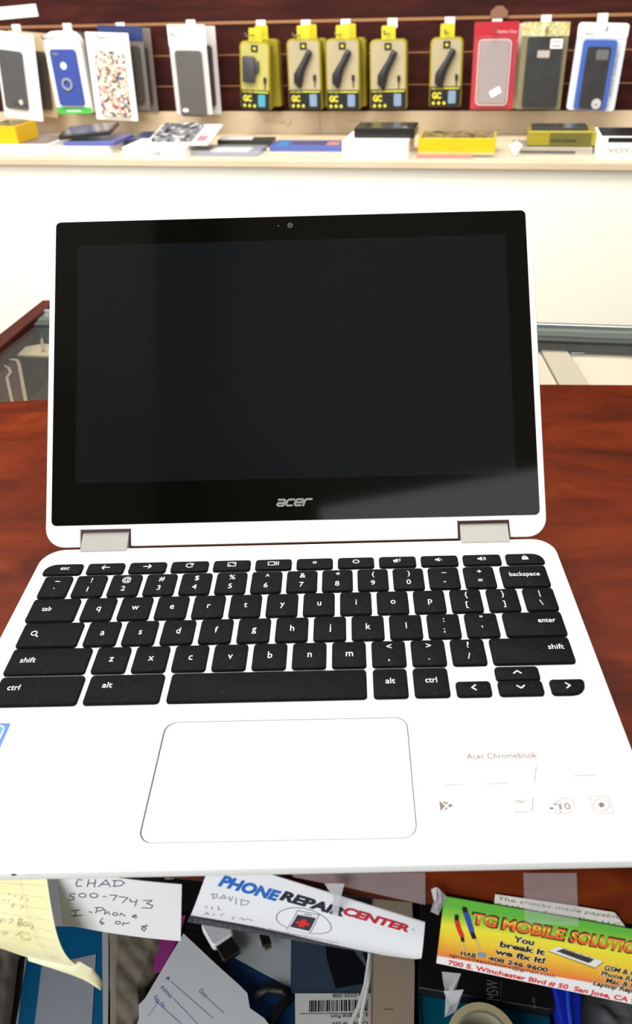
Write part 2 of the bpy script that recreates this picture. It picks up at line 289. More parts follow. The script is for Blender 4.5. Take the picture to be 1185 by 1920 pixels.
CL = {'view':[(-234.8,-45.9),(227.8,-55.8),(-198.4,-147.6),(197.9,-154.4)],'receipt':[(-88.9,-98.2),(-66.2,-117.2),(-47.1,-132.5),(-37.5,-144.4),(-21.6,-156.9),(-103.8,-155.5),(-105.8,-142.3),(-103.5,-132.1)],'rlines':[[(-92.1,-129.1),(-61.6,-151.7)],[(-88.5,-139.5),(-69.2,-156.1)],[(-67.3,-139.5),(-55.3,-148.8)],[(-99.4,-140.8),(-81.0,-154.4)],[(-97.9,-141.8),(-102.4,-149.5)]],'rtext':[(-94.6,-128.4),(-97.3,-133.9),(-100.3,-139.9),(-72.1,-136.6)],'magenta':[(-109.9,-75.7),(-90.3,-76.1),(-92.6,-100.3),(-105.4,-121.9),(-106.2,-110.6),(-105.0,-101.8)],'cloth':[(-143.7,-88.3),(-102.4,-96.5),(-104.3,-105.4),(-106.3,-122.6),(-108.8,-132.4),(-107.6,-145.2),(-110.3,-152.8),(-127.7,-152.5)],'cable':[(22.5,-157.7),(28.3,-147.1),(32.9,-134.6),(36.1,-118.1)],'cable2':[(29.0,-157.8),(30.9,-148.7),(34.5,-137.8)],'bag':[(-72.3,-92.3),(-17.1,-96.0),(-15.3,-130.6),(-53.7,-110.6)],'usb':[(-66.3,-108.2),(-56.1,-101.3),(-48.7,-110.6),(-59.1,-117.7)],'usb2':[(-36.5,-104.2),(-30.9,-102.2),(-27.2,-110.0),(-31.6,-111.7)]}
SHW = {'shell': [(-351.7, 409.7), (-338.4, 407.3), (-318.9, 402.9), (-312.1, 390.2), (-276.8, 303.6), (-271.7, 289.6)], 'inner': [(-337.4, 386.3), (-328.8, 382.8), (-316.9, 374.6), (-311.4, 364.0), (-310.5, 351.2), (-287.5, 298.0), (-281.9, 284.1)], 'flange': [(-336.4, 432.0), (-327.8, 434.8), (-315.3, 435.6), (-294.4, 435.9), (-282.8, 412.2), (-286.0, 402.2), (-312.4, 407.8), (-325.6, 404.7)], 'hi': [(-327.7, 463.3), (-317.2, 445.1)], 'strip': [(-324.6, 492.2), (-309.0, 451.4), (-291.7, 408.6)], 'all': [(-351.8, 441.1), (-332.7, 569.9), (-254.7, 311.5), (-306.5, 314.4)]}
CB = {
'folder':[(-199.3,-48.5),(-159.0,-49.3),(-143.5,-89.1),(-128.0,-151.7),(-185.8,-150.7),(-197.3,-106.2),(-197.8,-72.8)],
'blue':[(-197.0,-86.9),(-148.6,-87.9),(-132.0,-151.6),(-183.1,-150.7)],
'label':[(-181.9,-114.1),(-147.5,-106.7),(-138.7,-151.5),(-173.3,-150.9)],
'silver':[(39.2,-100.0),(66.1,-100.6),(60.6,-163.5),(35.2,-163.1)],
'teal':[(66.2,-139.1),(145.6,-152.3),(143.3,-162.7),(64.4,-161.4)],
'tseam':[(69.5,-140.2),(67.3,-161.4),(106.3,-145.5),(103.1,-162.0)],
'black':[(73.6,-88.9),(204.5,-116.5),(200.4,-129.8),(143.2,-157.7),(65.6,-143.9)],
'msw':[(114.4,-150.9),(104.4,-150.7),(116.1,-141.0),(133.3,-156.6)],
'ring':[(99.8,-175.5),(81.3,-175.2),(118.1,-175.8)],
'bin':[(143.7,-147.0),(157.0,-150.9),(161.3,-154.0),(155.6,-169.4),(138.9,-169.1)],
'rbag':[(165.4,-145.9),(197.1,-151.7),(193.5,-163.6),(159.2,-163.0)],
'barcode':[(-12.1,-135.8),(36.2,-136.6),(35.6,-156.2),(-10.5,-155.4)],
'bars':[(-1.7,-140.1),(34.2,-147.0),(-8.5,-147.2),(34.2,-148.5)],
'navy':[(-59.5,-108.2),(-10.2,-129.5),(-9.2,-153.2),(-24.2,-153.0),(-51.8,-128.8)],
'darkbag':[(-16.5,-102.8),(37.0,-110.9),(36.2,-136.6),(-14.8,-135.7)],
'cloth0':[(-216.5,-101.3),(-195.2,-108.8),(-182.8,-152.9),(-197.8,-152.6)],
'blk2':[(-114.9,-49.4),(-85.2,-52.2),(-88.7,-91.3),(-96.0,-91.1),(-101.2,-72.0),(-112.9,-59.8)],
'usbcable':[(-53.7,-105.6),(-33.0,-96.4),(-11.4,-93.1)],
'news':[(130.7,1,-30.4),(162.5,1,-33.0),(177.1,1,-34.8),(183.7,1,-45.8),(130.9,1,-37.6)],
'wide':[(139.4,3,-9.5),(158.4,3,-6.3),(163.8,3,-41.5),(143.3,3,-42.8)],
'tapeL':[(105.6,2,-27.1),(107.7,2,-25.8),(109.1,2,-26.3),(112.0,2,-31.6),(109.2,2,-45.7),(105.9,2,-42.4),(106.9,2,-32.6)],
'tapeB':[(112.4,2,-88.5),(120.6,2,-88.2),(119.1,2,-105.0),(115.0,2,-110.0),(113.3,2,-99.9)],
'tapeB2':[(113.7,5,-102.4),(122.4,5,-99.6),(120.0,5,-121.5),(115.2,5,-124.4),(114.9,5,-107.7)],
'tapeP':[(27.3,4,-28.6),(36.4,4,-27.5),(72.3,4,-31.0),(103.6,4,-36.4),(104.1,4,-52.2),(80.5,4,-47.4),(41.8,4,-34.1)],
'tapeP2':[(49.8,3,-26.4),(103.0,3,-17.4),(103.7,3,-39.5),(72.2,3,-32.7),(50.5,3,-29.2)],
'tapeP3':[(64.4,4.5,-21.5),(72.2,4.5,-20.2),(70.3,4.5,-31.2),(69.1,4.5,-43.3),(66.6,4.5,-43.0),(67.4,4.5,-30.3)],
}
# ------------------------------------------------------------------ material set
wood = mat('counter_laminate', (100, 44, 26), 0.45, spec=0.06)
nz = noise_colour(wood, [(0.28, (50, 16, 4)), (0.45, (76, 25, 7)), (0.58, (92, 32, 9)), (0.75, (112, 46, 15))], (3.0, 7.0, 7.0), 2.2, 8, 1.6, rough=0.62)
wood_dark = mat('mahogany_slat_laminate', (48, 20, 17), 0.6, spec=0.12)
noise_colour(wood_dark, [(0.3, (42, 17, 14)), (0.5, (56, 23, 19)), (0.7, (70, 31, 25))], (1.5, 1.5, 9), 3, 5, 0.6)
slot_tan = mat('slot_tan_edge', (150, 104, 66), 0.5)
cream = mat('cream_laminate', (210, 191, 162), 0.5, spec=.2)
noise_colour(cream, [(0.3, (202, 182, 152)), (0.7, (216, 198, 171))], (2, 2, 2), 2, 3)
panel_white = mat('ivory_front_panel', (254, 249, 232), 0.5)
noise_colour(panel_white, [(0.35, (253, 247, 228)), (0.65, (254, 250, 236))], (1, 1, 1), 1.5, 2)
plastic_w = mat('white_plastic', (236, 236, 234), 0.42, spec=0.4)
key_blk = mat('key_black', (24, 24, 25), 0.55, spec=0.05)
N_, L_, B_ = NT(key_blk)
noise_colour(key_blk, [(0.0, (11, 11, 12)), (0.64, (14, 14, 15)), (0.72, (28, 28, 28)), (0.80, (46, 46, 46))], (1, 1, 1), 420, 3, 0)
legend_m = mat('legend_white', (214, 218, 220), 0.6)
glass_blk = mat('bezel_glass_black', (7, 6, 4), 0.06, spec=0.45)
lcd = mat('lcd_panel_dark', (16, 17, 19), 0.07, spec=0.45)
logo_m = mat('logo_grey', (128, 128, 126), 0.4)
silver = mat('hinge_silver', (146, 144, 138), 0.5, metal=0.15, spec=.3)
hinge_dark = mat('hinge_recess_reflection', (72, 44, 44), 0.5)
groove = mat('groove_grey', (42, 40, 50), 0.6)
print_m = mat('printed_taupe', (112, 92, 86), 0.7)
print_thin = mat('printed_pale', (190, 182, 178), 0.7)
blue_st = mat('sticker_blue', (28, 84, 178), 0.35)
alum = mat('aluminium', (190, 196, 194), 0.3, metal=0.8)
glass_edge = mat('glass_edge_green', (80, 88, 82), 0.2)
gasket = mat('gasket_dark', (52, 56, 54), 0.5)
black = mat('matte_black', (16, 16, 17), 0.5)
dark = mat('dark_shelf', (38, 30, 28), 0.6)
paper = mat('white_paper', (232, 232, 232), 0.7)
def clear(name, c=(245, 248, 250), alpha=0.22, rough=0.12):
    m = mat(name, c, rough, spec=0.6, alpha=alpha); bump(m, 60, 0.5, 0.003); return m
film = clear('clear_film', (240, 240, 240), 0.16, 0.1)
tape_m = clear('clear_tape', (225, 222, 225), 0.13, 0.2)
tape_w = clear('frosted_tape', (215, 215, 220), 0.55, 0.3)
pane = mat('glass_pane', (235, 245, 240), 0.03, spec=0.5, alpha=0.018)
steel = mat('steel', (170, 165, 160), 0.3, metal=0.9)

# ------------------------------------------------------------------ shop shell
b = MB(RM); b.box(-3500, 3000, -2600, 2300, -966, -946)
struct(b.build('floor', noise_colour and mat('floor_tile_grey', (120, 112, 104), 0.5), loc=W(0, 0, 0)))
b = MB(RM); b.box(-3500, 3000, -2600, 2300, 1660, 1680)
struct(b.build('ceiling', mat('ceiling_tile', (150, 148, 142), 0.8), loc=W(0, 0, 0)))
# slat wall: boards with a tan core showing in the slots
b = MB(RM)
b.cm = 0; b.box(-3000, 2600, 2096, 2116, -946, 1660)
b.cm = 1
for z in [28 + 76.5 * k for k in range(0, 20)]:
    w = 7.0 if abs(z - 181) < 8 else 2.6
    b.box(-3000, 2600, 2080.5, 2097, z - w / 2, z + w / 2)
b.cm = 0
zs = [-35] + [28 + 76.5 * k for k in range(0, 20)]
for k in range(len(zs) - 1):
    lo = zs[k] + (0 if k == 0 else 3.5 if abs(zs[k] - 181) < 8 else 1.3); hi = zs[k + 1] - (3.5 if abs(zs[k + 1] - 181) < 8 else 1.3)
    b.box(-3000, 2600, 2080, 2096, lo, hi, 0.8)
struct(b.build('wall_back', [wood_dark, slot_tan], loc=W(0, 0, 0)))

b = MB(RM); b.box(-330, -190, -2600, 500, 1540, 1659)
struct(b.build('trim_1', mat('beam_dark', (40, 34, 30), .7), loc=W(0, 0, 0)))
# ledge cabinet under the slat wall
def part(mb, name, mats, parent, smooth=False): return mb.build(name, mats, parent, smooth)
led = empty('display_ledge', W(0, 0, -946)); tag(led, 'cream display ledge with an ivory front panel under the dark slatted wall', 'display shelf')
def RL(u, v, z): x, y, q = RM(u, v, z); return (x, y, q + 946)
b = MB(RL); b.box(-2900, 2500, 1660, 2079, -110, -92, 2); part(b, 'shelf_board', cream, led)
b = MB(RL); b.box(-2900, 2500, 1673, 1691, -946, -110.5); part(b, 'front_panel', panel_white, led)
b = MB(RL); b.box(-2900, -420, 2066, 2079, -91.8, -36); b.box(-419, 2500, 2066, 2079, -91.8, -36); part(b, 'back_panel', cream, led)
lipm = clear('clear_lip', (235, 225, 210), 0.2, 0.1)
b = MB(RL); b.box(-2900, -448, 1661.5, 1663.5, -92, -72); b.box(-446, 2500, 1661.5, 1663.5, -92, -72); part(b, 'clear_lip', lipm, led)

# ------------------------------------------------------------------ counter with a glass-topped case behind it
cnt = empty('counter', W(0, 0, -946)); tag(cnt, 'reddish brown wood laminate counter with an open shelf under its front edge', 'counter')
def CL_(x, y, z): return (x, y, z + 946)
fr = lambda u, o=0: FC(u, o, 0)[:2]
b = MB(CL_)
# worktop with a rounded nose: rings follow the front line
prof = [(-16, 5), (-17.2, 2.0), (-20, 0.3), (-24, 0), (-42, 0), (-46, 1.2), (-48, 4)]
back = [(900, 175), (193, 226), (-222, 221), (-900, 160)]
def top_poly(o): 
    p0 = fr(-830, -o); p1 = fr(900, -o); return [p0, p1] + back
b.loft([(top_poly(o), z) for z, o in reversed(prof)])
autosmooth(part(b, 'worktop', wood, cnt), 50)
b = MB(CL_); b.slab([(-800, -60), (900, -175), (900, 170), (-800, 150)][:0] or [fr(-820, -12), fr(880, -12), (880, 160), (-860, 140)], -291, -273); part(b, 'lower_shelf', dark, cnt)
b = MB(CL_); b.slab([fr(-820, -250), fr(880, -250), fr(880, -268), fr(-820, -268)][::-1], -273, -48.2); part(b, 'back_board', dark, cnt)
b = MB(CL_); b.slab([fr(-820, -12), fr(-800, -12), (-776, 150), (-800, 150)], -946, -291.2); part(b, 'side_panel', wood, cnt)
b = MB(CL_); b.slab([fr(860, -12), fr(880, -12), (880, 150), (860, 150)], -946, -291.2); part(b, 'side_panel', wood, cnt)
b = MB(CL_); b.slab([fr(-820, -25), fr(-800, -25), (-776, 150), (-800, 150)], -272.8, -48.2); part(b, 'side_panel', wood, cnt)
b = MB(CL_); b.slab([fr(860, -25), fr(880, -25), (880, 150), (860, 150)], -272.8, -48.2); part(b, 'side_panel', wood, cnt)

case = empty('glass_showcase', W(0, 0, -946)); tag(case, 'low glass-topped showcase with a wooden side rail, joined to the back of the counter', 'showcase')
cw = [(-305, 302), (-291, 444), (900, 258), (900, 180), (193, 227.5), (-222, 222.5), (-300, 218)]
pl = [(-322, 218), (-300, 218), (-301.7, 333.8), (-290.9, 444.2), (-288, 469), (-303.2, 471), (-314.8, 370.4), (-328, 260)]
wood2 = mat('rail_laminate', (100, 44, 30), 0.5, spec=.15); noise_colour(wood2, [(0.3, (50, 20, 14)), (0.7, (72, 30, 22))], (6, 2, 6), 3, 6, 1)
b = MB(CL_); b.slab([(-330, 200), (-311, 222), (-301.7, 333.8), (-290.9, 444.2), (-290, 470), (-303.2, 470.5), (-314.8, 370.4), (-340, 200)][1:7] + [(-332, 222)], -60, -14, 0.6); part(b, 'side_rail', wood2, case)
b = MB(CL_); b.slab([(-288, 433), (-288, 428), (217.7, 352.5), (900, 238), (900, 243), (217.7, 358)], -17, -11, 0.5); part(b, 'end_rail', alum, case)
b = MB(CL_); b.slab([(-288, 428), (-289, 407), (212, 331), (900, 216), (900, 238), (217.7, 352.5)], -22, -14, 0.3); part(b, 'glass_edge', glass_edge, case)
b = MB(CL_); b.slab([(-289, 407), (-290, 398), (210, 322), (900, 207), (900, 216), (212, 331)], -24, -15, 0.3); part(b, 'gasket', gasket, case)
b = MB(CL_); b.slab([(-300, 223), (-222, 223.5), (193, 228.5), (900, 178), (900, 206.5), (210, 321.5), (-290.5, 397.5), (-300, 332)], -22, -18); part(b, 'glass_top', pane, case)
inner_brown = mat('case_brown', (96, 58, 38), 0.7, spec=.1)
b = MB(CL_); b.slab([(-311, 224), (-222, 225), (193, 230), (900, 182), (900, 236), (217.7, 350), (-289, 426)], -86, -80); part(b, 'case_floor', inner_brown, case)
b = MB(CL_); b.slab([(-289, 427.5), (120, 366.5), (120, 378), (-287, 438)], -934, -24.2); part(b, 'end_panel', inner_brown, case)
b = MB(CL_); b.slab([(120.2, 366.5), (217.7, 352), (900, 237), (900, 250), (218, 366), (120.2, 378)], -934, -24.2); part(b, 'end_panel', mat('case_cream', (170, 160, 138), .6), case)
b = MB(CL_); b.slab([(-331, 222), (-311.5, 222), (-302, 334), (-289.3, 442), (-290, 468), (-303, 468), (-314, 370), (-327, 262)], -934, -60.1); part(b, 'side_panel', inner_brown, case)
b = MB(CL_); b.slab([(-311, 224), (-222, 225), (193, 230), (900, 182), (900, 236), (217.7, 350), (-289, 426)], -946, -934); part(b, 'plinth', wood2, case)

# things in the case: clear blister shells on the left, pale cartons on the right
def loop_tube(pts, z, r, n=6, closed=False):
    return [(x, y, z) for x, y in pts]
clearshell = mat('clear_shell', (150, 120, 92), 0.2, spec=0.6, alpha=0.06)
rimshell = mat('clear_shell_rim', (140, 124, 102), 0.3, spec=0.5, alpha=0.5)
e = empty('blister_shell', W(-310, 340, -80)); tag(e, 'clear empty plastic blister shell lying nearest the counter in the glass case', 'blister pack')
def loc_(ox, oy, oz): return lambda x, y, z: (x - ox, y - oy, z - oz)
T = loc_(-290, 290, -80)
e.location = W(-290, 290, -80)
b = MB(T); b.slab([(-297, 234), (-250.5, 244), (-283.6, 325.7), (-289.5, 335), (-297, 336)], -79.8, -29, 1); part(b, 'shell', clearshell, e)
b = MB(T); b.tube([(-296, 322, -27.5), (-290.1, 315.6, -27), (-284.5, 305.4, -27), (-284.0, 293.8, -27), (-262.7, 245.1, -27), (-259.2, 237.5, -27)], 1.5, 6, flat=.6); part(b, 'inner_rim', rimshell, e)
b = MB(T); b.tube([(-297, 338.5, -28), (-289.5, 337.0, -28), (-283.6, 325.7, -28), (-251.3, 246.5, -28), (-248.7, 240.0, -28)], 1.8, 6, flat=.6); part(b, 'rim', rimshell, e)
e = empty('blister_shell', W(-275, 385, -80)); tag(e, 'clear blister shell with a pale folded flange, in the far left corner of the case', 'blister pack')
T = loc_(-275, 385, -80)
b = MB(T); b.slab([(-296, 358), (-250, 352), (-250, 398), (-290, 404)], -79.8, -34, 2); part(b, 'shell', clearshell, e)
b = MB(T); b.slab([(-297, 356.5), (-250, 350), (-250, 378), (-280, 385), (-296, 378)], -33, -30.5, .5); part(b, 'flange', mat('frosted_flange', (150, 138, 110), 0.5, alpha=0.6), e)
b = MB(T); b.tube([(-288, 410, -29), (-281, 386, -29), (-272, 362, -29)], 1.6, 6, flat=.5); part(b, 'fold_edge', rimshell, e)
cart = mat('pale_carton', (164, 155, 134), 0.6); cart2 = mat('pale_carton_grey', (148, 140, 120), 0.6); cart3 = mat('cream_carton', (168, 160, 141), 0.6)
for (x0, x1, y0, y1, h, m, lab) in ((168, 213, 240, 341, 0, cart, 'pale carton standing in the case right behind the laptop lid'),
                              (214, 238, 236, 338, 2, cart2, 'narrow greyish carton in the case between two paler ones'),
                              (239, 300, 232, 326, -1, cart3, 'cream carton in the case at the right edge of the view')):
    b = MB(loc_((x0 + x1) / 2, y0, -80)); b.box(x0, x1, y0, y1, -79.8, -27 + h, 0.8); b.cm = 1
    b.box(x0 + 26, x0 + 38, y0 + 76, y0 + 77, -27 + h, -26.9 + h)
    tag(b.build('carton', [m, print_thin], loc=W((x0 + x1) / 2, y0, -80)), lab, 'box', 'cartons in the glass case')
# ------------------------------------------------------------------ laptop
lap = empty('laptop', W(0, -116, -16)); tag(lap, 'open white convertible laptop with black keys and a dark glossy screen, standing on the counter', 'laptop')
TL_ = lambda x, y, z: (x, y + 116, z + 16)
b = MB(TL_)
ro = lambda d: rr(-146.6 + d, 146.6 - d, -217.0 + d, -15.7 - d * .3, n=8, rs=(max(9 - d, .5), max(9 - d, .5), max(13 - d, 1), max(13 - d, 1)))
b.loft([(ro(16), -14.2), (ro(12), -12.5), (ro(1.5), -6.0), (ro(0.2), -4.8), (ro(0.0), -4.0), (ro(0.0), -1.0), (ro(0.35), -0.35), (ro(1.0), 0.0)])
autosmooth(part(b, 'base', plastic_w, lap), 40)
for x in (-118, 118):
    for y in (-186, -40):
        b = MB(TL_); b.slab(ellipse(x, y, 6, 6, 16), -16, -14.2, .3); part(b, 'rubber_foot', black, lap)
b = MB(lambda x, y, z: TL_(x, -217.05 - z, y)); b.flat(ellipse(-96, -1.3, 1.1, .6, 12), 0.0); part(b, 'microphone_hole', black, lap)
b = MB(lambda x, y, z: TL_(x, -217.04 - z, y))
for k in range(6): b.stroke([(-91.5 + k * .9, -2.2 + .5 * (k % 2)), (-91.1 + k * .9, -1.2)], .35, 0)
part(b, 'port_mark', legend_m, lap)

# keyboard. Each row: (label lines, x0, x1); rows share their y extents
def key(x0, x1, y0, y1, draw, rs=(1.5, 1.5, 1.5, 1.5), name='key'):
    x1 -= .35; x0 += .1; cx, cy = (x0 + x1) / 2, (y0 + y1) / 2
    T = lambda x, y, z: (x, y, z)
    o = rr(x0 - cx - .25, x1 - cx + .25, y1 - cy - .25, y0 - cy + .2, n=4, rs=[r + .3 for r in rs])
    k = MB(); k.loft([(o, 0.05), (o, 1.05), (inset(o, .3), 1.5), (inset(o, .7), 1.65)])
    ob = k.build(name, key_blk, lap, loc=Vector((cx, cy + 116, 16)) * .001); autosmooth(ob, 30)
    l = MB(); draw(l, x1 - x0, y0 - y1)
    if l.f: l.build('legend', legend_m, ob)
    return ob
ZL = 1.68
def letter(s): return lambda l, w, h: l.text(s, 0.2, -1.6, 6.3, ZL, xs=.82, bold=0, align='c')
def two(a, c):
    def f(l, w, h):
        l.text(a, 0.3, 2.6, 5.6, ZL, xs=.92, bold=0, align='c'); l.text(c, -0.1, -5.0, 5.6, ZL, xs=.92, bold=0, align='c')
    return f
def word(s, ww, x, y=-1.0, al='l', size=4.9): return lambda l, w, h: l.text(s, {'l': -w / 2 + x, 'r': w / 2 - x, 'c': x}[al], y, size, ZL, width=ww, bold=0, align=al)
def icon(*strokes, w=.42, close=()):
    def f(l, W_, h):
        for i, s in enumerate(strokes): l.stroke(s, w, ZL, closed=i in close)
    return f
R1 = dict(y0=-31.6, y1=-40.4); R2 = dict(y0=-42.6, y1=-60.1)
fx = [-140.4, -116.3, -92.9, -69.5, -46.0, -22.6, .3, 23.2, 46.1, 69.3, 92.6, 116.4]
arrowL = icon([(2.2, .4), (-2.2, .4)], [(-.6, 2.0), (-2.2, .4), (-.6, -1.2)], w=.55)
arrowR = icon([(-2.2, .4), (2.2, .4)], [(.6, 2.0), (2.2, .4), (.6, -1.2)], w=.55)
def reload_(l, w, h):
    l.stroke(ellipse(0, .5, 1.9, 1.8, 14, 40, 330), .5, ZL); l.stroke([(1.9, 2.3), (1.7, .9), (.5, 1.1)], .5, ZL)
def full_(l, w, h):
    l.stroke([(-2.1, -1.2), (2.1, -1.2), (2.1, 2.2), (-2.1, 2.2)], .42, ZL, closed=True); l.stroke([(-1.2, .1), (-1.2, -.4), (-.6, -.4)], .35, ZL); l.stroke([(1.2, .9), (1.2, 1.4), (.6, 1.4)], .35, ZL)
def switch_(l, w, h):
    l.stroke([(-2.9, -.9), (.6, -.9), (.6, 1.9), (-2.9, 1.9)], .42, ZL, closed=True); l.stroke([(1.6, -1.0), (1.6, 2.0)], .5, ZL); l.stroke([(2.7, -1.0), (2.7, 2.0)], .5, ZL)
def bright(r):
    def f(l, w, h):
        l.stroke(ellipse(0, .5, r, r * .9, 14), .4, ZL, closed=True)
        if r > 1.2:
            for k in range(8): a = k * math.pi / 4; l.stroke([((r + .2) * math.cos(a), .5 + (r + .1) * .9 * math.sin(a)), ((r + .5) * math.cos(a), .5 + (r + .4) * .9 * math.sin(a))], .35, ZL)
    return f
def speaker(n):
    def f(l, w, h):
        l.flat([(-2.4, -.2), (-1.4, -.2), (0, -1.3), (0, 2.2), (-1.4, 1.1), (-2.4, 1.1)], ZL)
        for k in range(n): l.stroke(ellipse(.2, .45, .9 + .9 * k, .8 + .8 * k, 8, -55, 55), .38, ZL)
        if n == 0: l.stroke([(-1.9, -1.4), (1.6, 2.2)], .35, ZL); l.stroke([(.8, -.3), (1.8, .9)], .3, ZL)
    return f
def lock_(l, w, h):
    l.flat([(-1.7, -1.2), (1.7, -1.2), (1.7, .9), (-1.7, .9)], ZL); l.stroke(ellipse(0, .9, 1.05, 1.25, 8, 0, 180), .45, ZL)
fdraw = [word('esc', 4.8, 9.2, -.9, size=4.6), arrowL, arrowR, reload_, full_, switch_, bright(.9), bright(1.5), speaker(0), speaker(1), speaker(2), lock_]
for i, (x, d) in enumerate(zip(fx, fdraw)):
    rs = (1.5, 1.5, 1.5, 6.5) if i == 0 else (1.5, 1.5, 6.3, 1.5) if i == 11 else (1.5,) * 4
    key(x, (fx + [140])[i + 1] - 2.7 if i < 11 else 137.4, draw=d, rs=rs, **R1)
key(-137.3, -121.8, draw=two('~', '`'), **R2)
nx = [-119.3 + 19.15 * k for k in range(12)]
for x, a, c in zip(nx, '!@#$%^&*()_+', '1234567890-='): key(x, x + 16.6, draw=two('–' if a == '_' else a, c), **R2)
key(111.3, 136.4, draw=word('backspace', 16.3, 4.2, -.2), **R2)
R3 = dict(y0=-61.9, y1=-79.2)
key(-137.3, -112.2, draw=word('tab', 4.9, 6.4), **R3)
for k, c in enumerate('qwertyuiop'): key(-109.4 + 19.12 * k, -109.4 + 19.12 * k + 16.4, draw=letter(c), **R3)
for k, (a, c) in zip((10, 11, 12), (('{', '['), ('}', ']'), ('|', '\\'))): key(-109.4 + 19.12 * k, -109.4 + 19.12 * k + 16.3, draw=two(a, c), **R3)
R4 = dict(y0=-80.9, y1=-98.0)
def search_(l, w, h): l.stroke(ellipse(-w / 2 + 6.6, .9, 1.35, 1.5, 12), .5, ZL, closed=True); l.stroke([(-w / 2 + 7.6, -.2), (-w / 2 + 9.0, -1.7)], .6, ZL)
key(-135.7, -105.4, draw=search_, **R4)
for k, c in enumerate('asdfghjkl'): key(-102.6 + 18.97 * k, -102.6 + 18.97 * k + 16.3, draw=letter(c), **R4)
for k, (a, c) in zip((9, 10), ((':', ';'), ('"', "'"))): key(-102.6 + 18.97 * k, -102.6 + 18.97 * k + 16.3, draw=two(a, c), **R4)
key(106.3, 136.2, draw=word('enter', 8.7, 3.8, .6, 'r'), **R4)
R5 = dict(y0=-99.7, y1=-116.7)
key(-135.2, -96.3, draw=word('shift', 7.4, 5.6), **R5)
for k, c in enumerate('zxcvbnm'): key(-93.7 + 19.05 * k, -93.7 + 19.05 * k + 16.4, draw=letter(c), **R5)
for k, (a, c) in zip((7, 8, 9), (('<', ','), ('>', '.'), ('?', '/'))): key(-93.7 + 19.05 * k, -93.7 + 19.05 * k + 16.4, draw=two(a, c), **R5)
key(96.8, 135.6, draw=word('shift', 7.6, 3.4, .3, 'r'), **R5)
R6 = dict(y0=-118.6, y1=-136.1)
key(-134.5, -94.9, draw=word('ctrl', 5.6, 5.0, .3), **R6)
key(-92.2, -57.4, draw=word('alt', 4.6, 6.6, .6), **R6)
key(-54.3, 36.8, draw=lambda l, w, h: None, name='space_bar', **R6)
key(39.7, 55.6, draw=word('alt', 4.4, 0, -.6, 'c'), **R6)
key(58.3, 74.5, draw=word('ctrl', 5.3, 0, -.6, 'c'), **R6)
ch = lambda dx, dy: icon([(1.3 * dx - 1.6 * abs(dy), 1.0 * dy * -1 + 0 * dx + (1.5 * abs(dx))), (0 - 1.0 * dx * -1 * 0 + (-1.0 * dx if dx else 0), (1.0 * dy if dy else 0)), (1.3 * dx + 1.6 * abs(dy), -1.0 * dy - (1.5 * abs(dx)))], w=.6)
def chev(pts): return lambda l, w, h: l.stroke(pts, .62, ZL)
key(77.3, 93.3, -127.6, -136.3, chev([(.9, 1.8), (-.9, .3), (.9, -1.2)]))
key(96.4, 116.8, -118.9, -127.1, chev([(-1.7, -.3), (0, 1.2), (1.7, -.3)]))
key(96.4, 116.8, -127.9, -136.3, chev([(-1.7, 1.0), (0, -.5), (1.7, 1.0)]))
key(120.1, 136.0, -127.6, -136.3, chev([(-.9, 1.8), (.9, .3), (-.9, -1.2)]), rs=(1.5, 6.5, 1.5, 1.5))

# trackpad in its groove, printed marks, sticker
b = MB(TL_); b.flat(rr(-52.6, 53.85, -206.25, -146.75, 5.7, 8), 0.035); pg = part(b, 'touchpad_groove', groove, lap)
b = MB(TL_); b.slab(rr(-51.75, 53.3, -205.85, -147.3, 5.2, 8), 0.0, 0.07); part(b, 'touchpad', plastic_w, lap)
b = MB(TL_); D = DECK
b.text('Acer Chromebook', D['text'][0][0], D['text'][0][1], 4.3, .03, width=29.4, bold=.02)
for s in D['thick']: b.stroke(s, .42, .03, joints=False)
for s in D['play'] + D['hex']: b.flat(s, .03)
for s in D['ring']: b.stroke(s, .28, .03)
for s in D['arc'] + D['phone']: b.stroke(s, .36, .03)
for s in D['sq']: b.stroke(s, .34, .03)
for s in D['leaf']: b.flat(s, .03)
b.text('10', D['10'][0][0], D['10'][0][1], 4.2, .04, width=4.2, bold=.02)
b.text('360', D['360'][0][0], D['360'][0][1], 2.4, .03, width=4.2, bold=.02)
part(b, 'printed_marks', print_m, lap)
b = MB(TL_)
for s in D['thin']: b.stroke(s, .26, .03, joints=False)
for (x, y, w) in ((67, -186.5, 5), (84, -186, 7), (104, -185.5, 3.4), (121, -185.3, 4.5), (91, -201, 9), (108, -201, 8), (62, -203, 5), (123, -200, 3)): 
    for k in range(int(w)): b.stroke([(x + k * 1.0, y), (x + k * 1.0 + .45, y + .3)], .14, .03, joints=False)
b.text('11', 109.5, -169.9, 3.6, .03, xs=.8)
part(b, 'faint_print', mat('printed_faint', (196, 190, 187), .7), lap)
b = MB(TL_); b.slab(rr(-144, -121.4, -171, -145.3, 1.2), 0.0, 0.12); st = part(b, 'blue_sticker', blue_st, lap); st['label'] = 'blue sticker'
b = MB(TL_); b.flat(rr(-142.3, -123.4, -169.5, -146.8, 2.5), 0.135); b.cm = 1; b.stroke(rr(-142.3, -123.4, -169.5, -146.8, 2.5), .55, 0.14, closed=True)
b.build('sticker_panel', [mat('sticker_light_blue', (40, 118, 205), .35), legend_m], st)

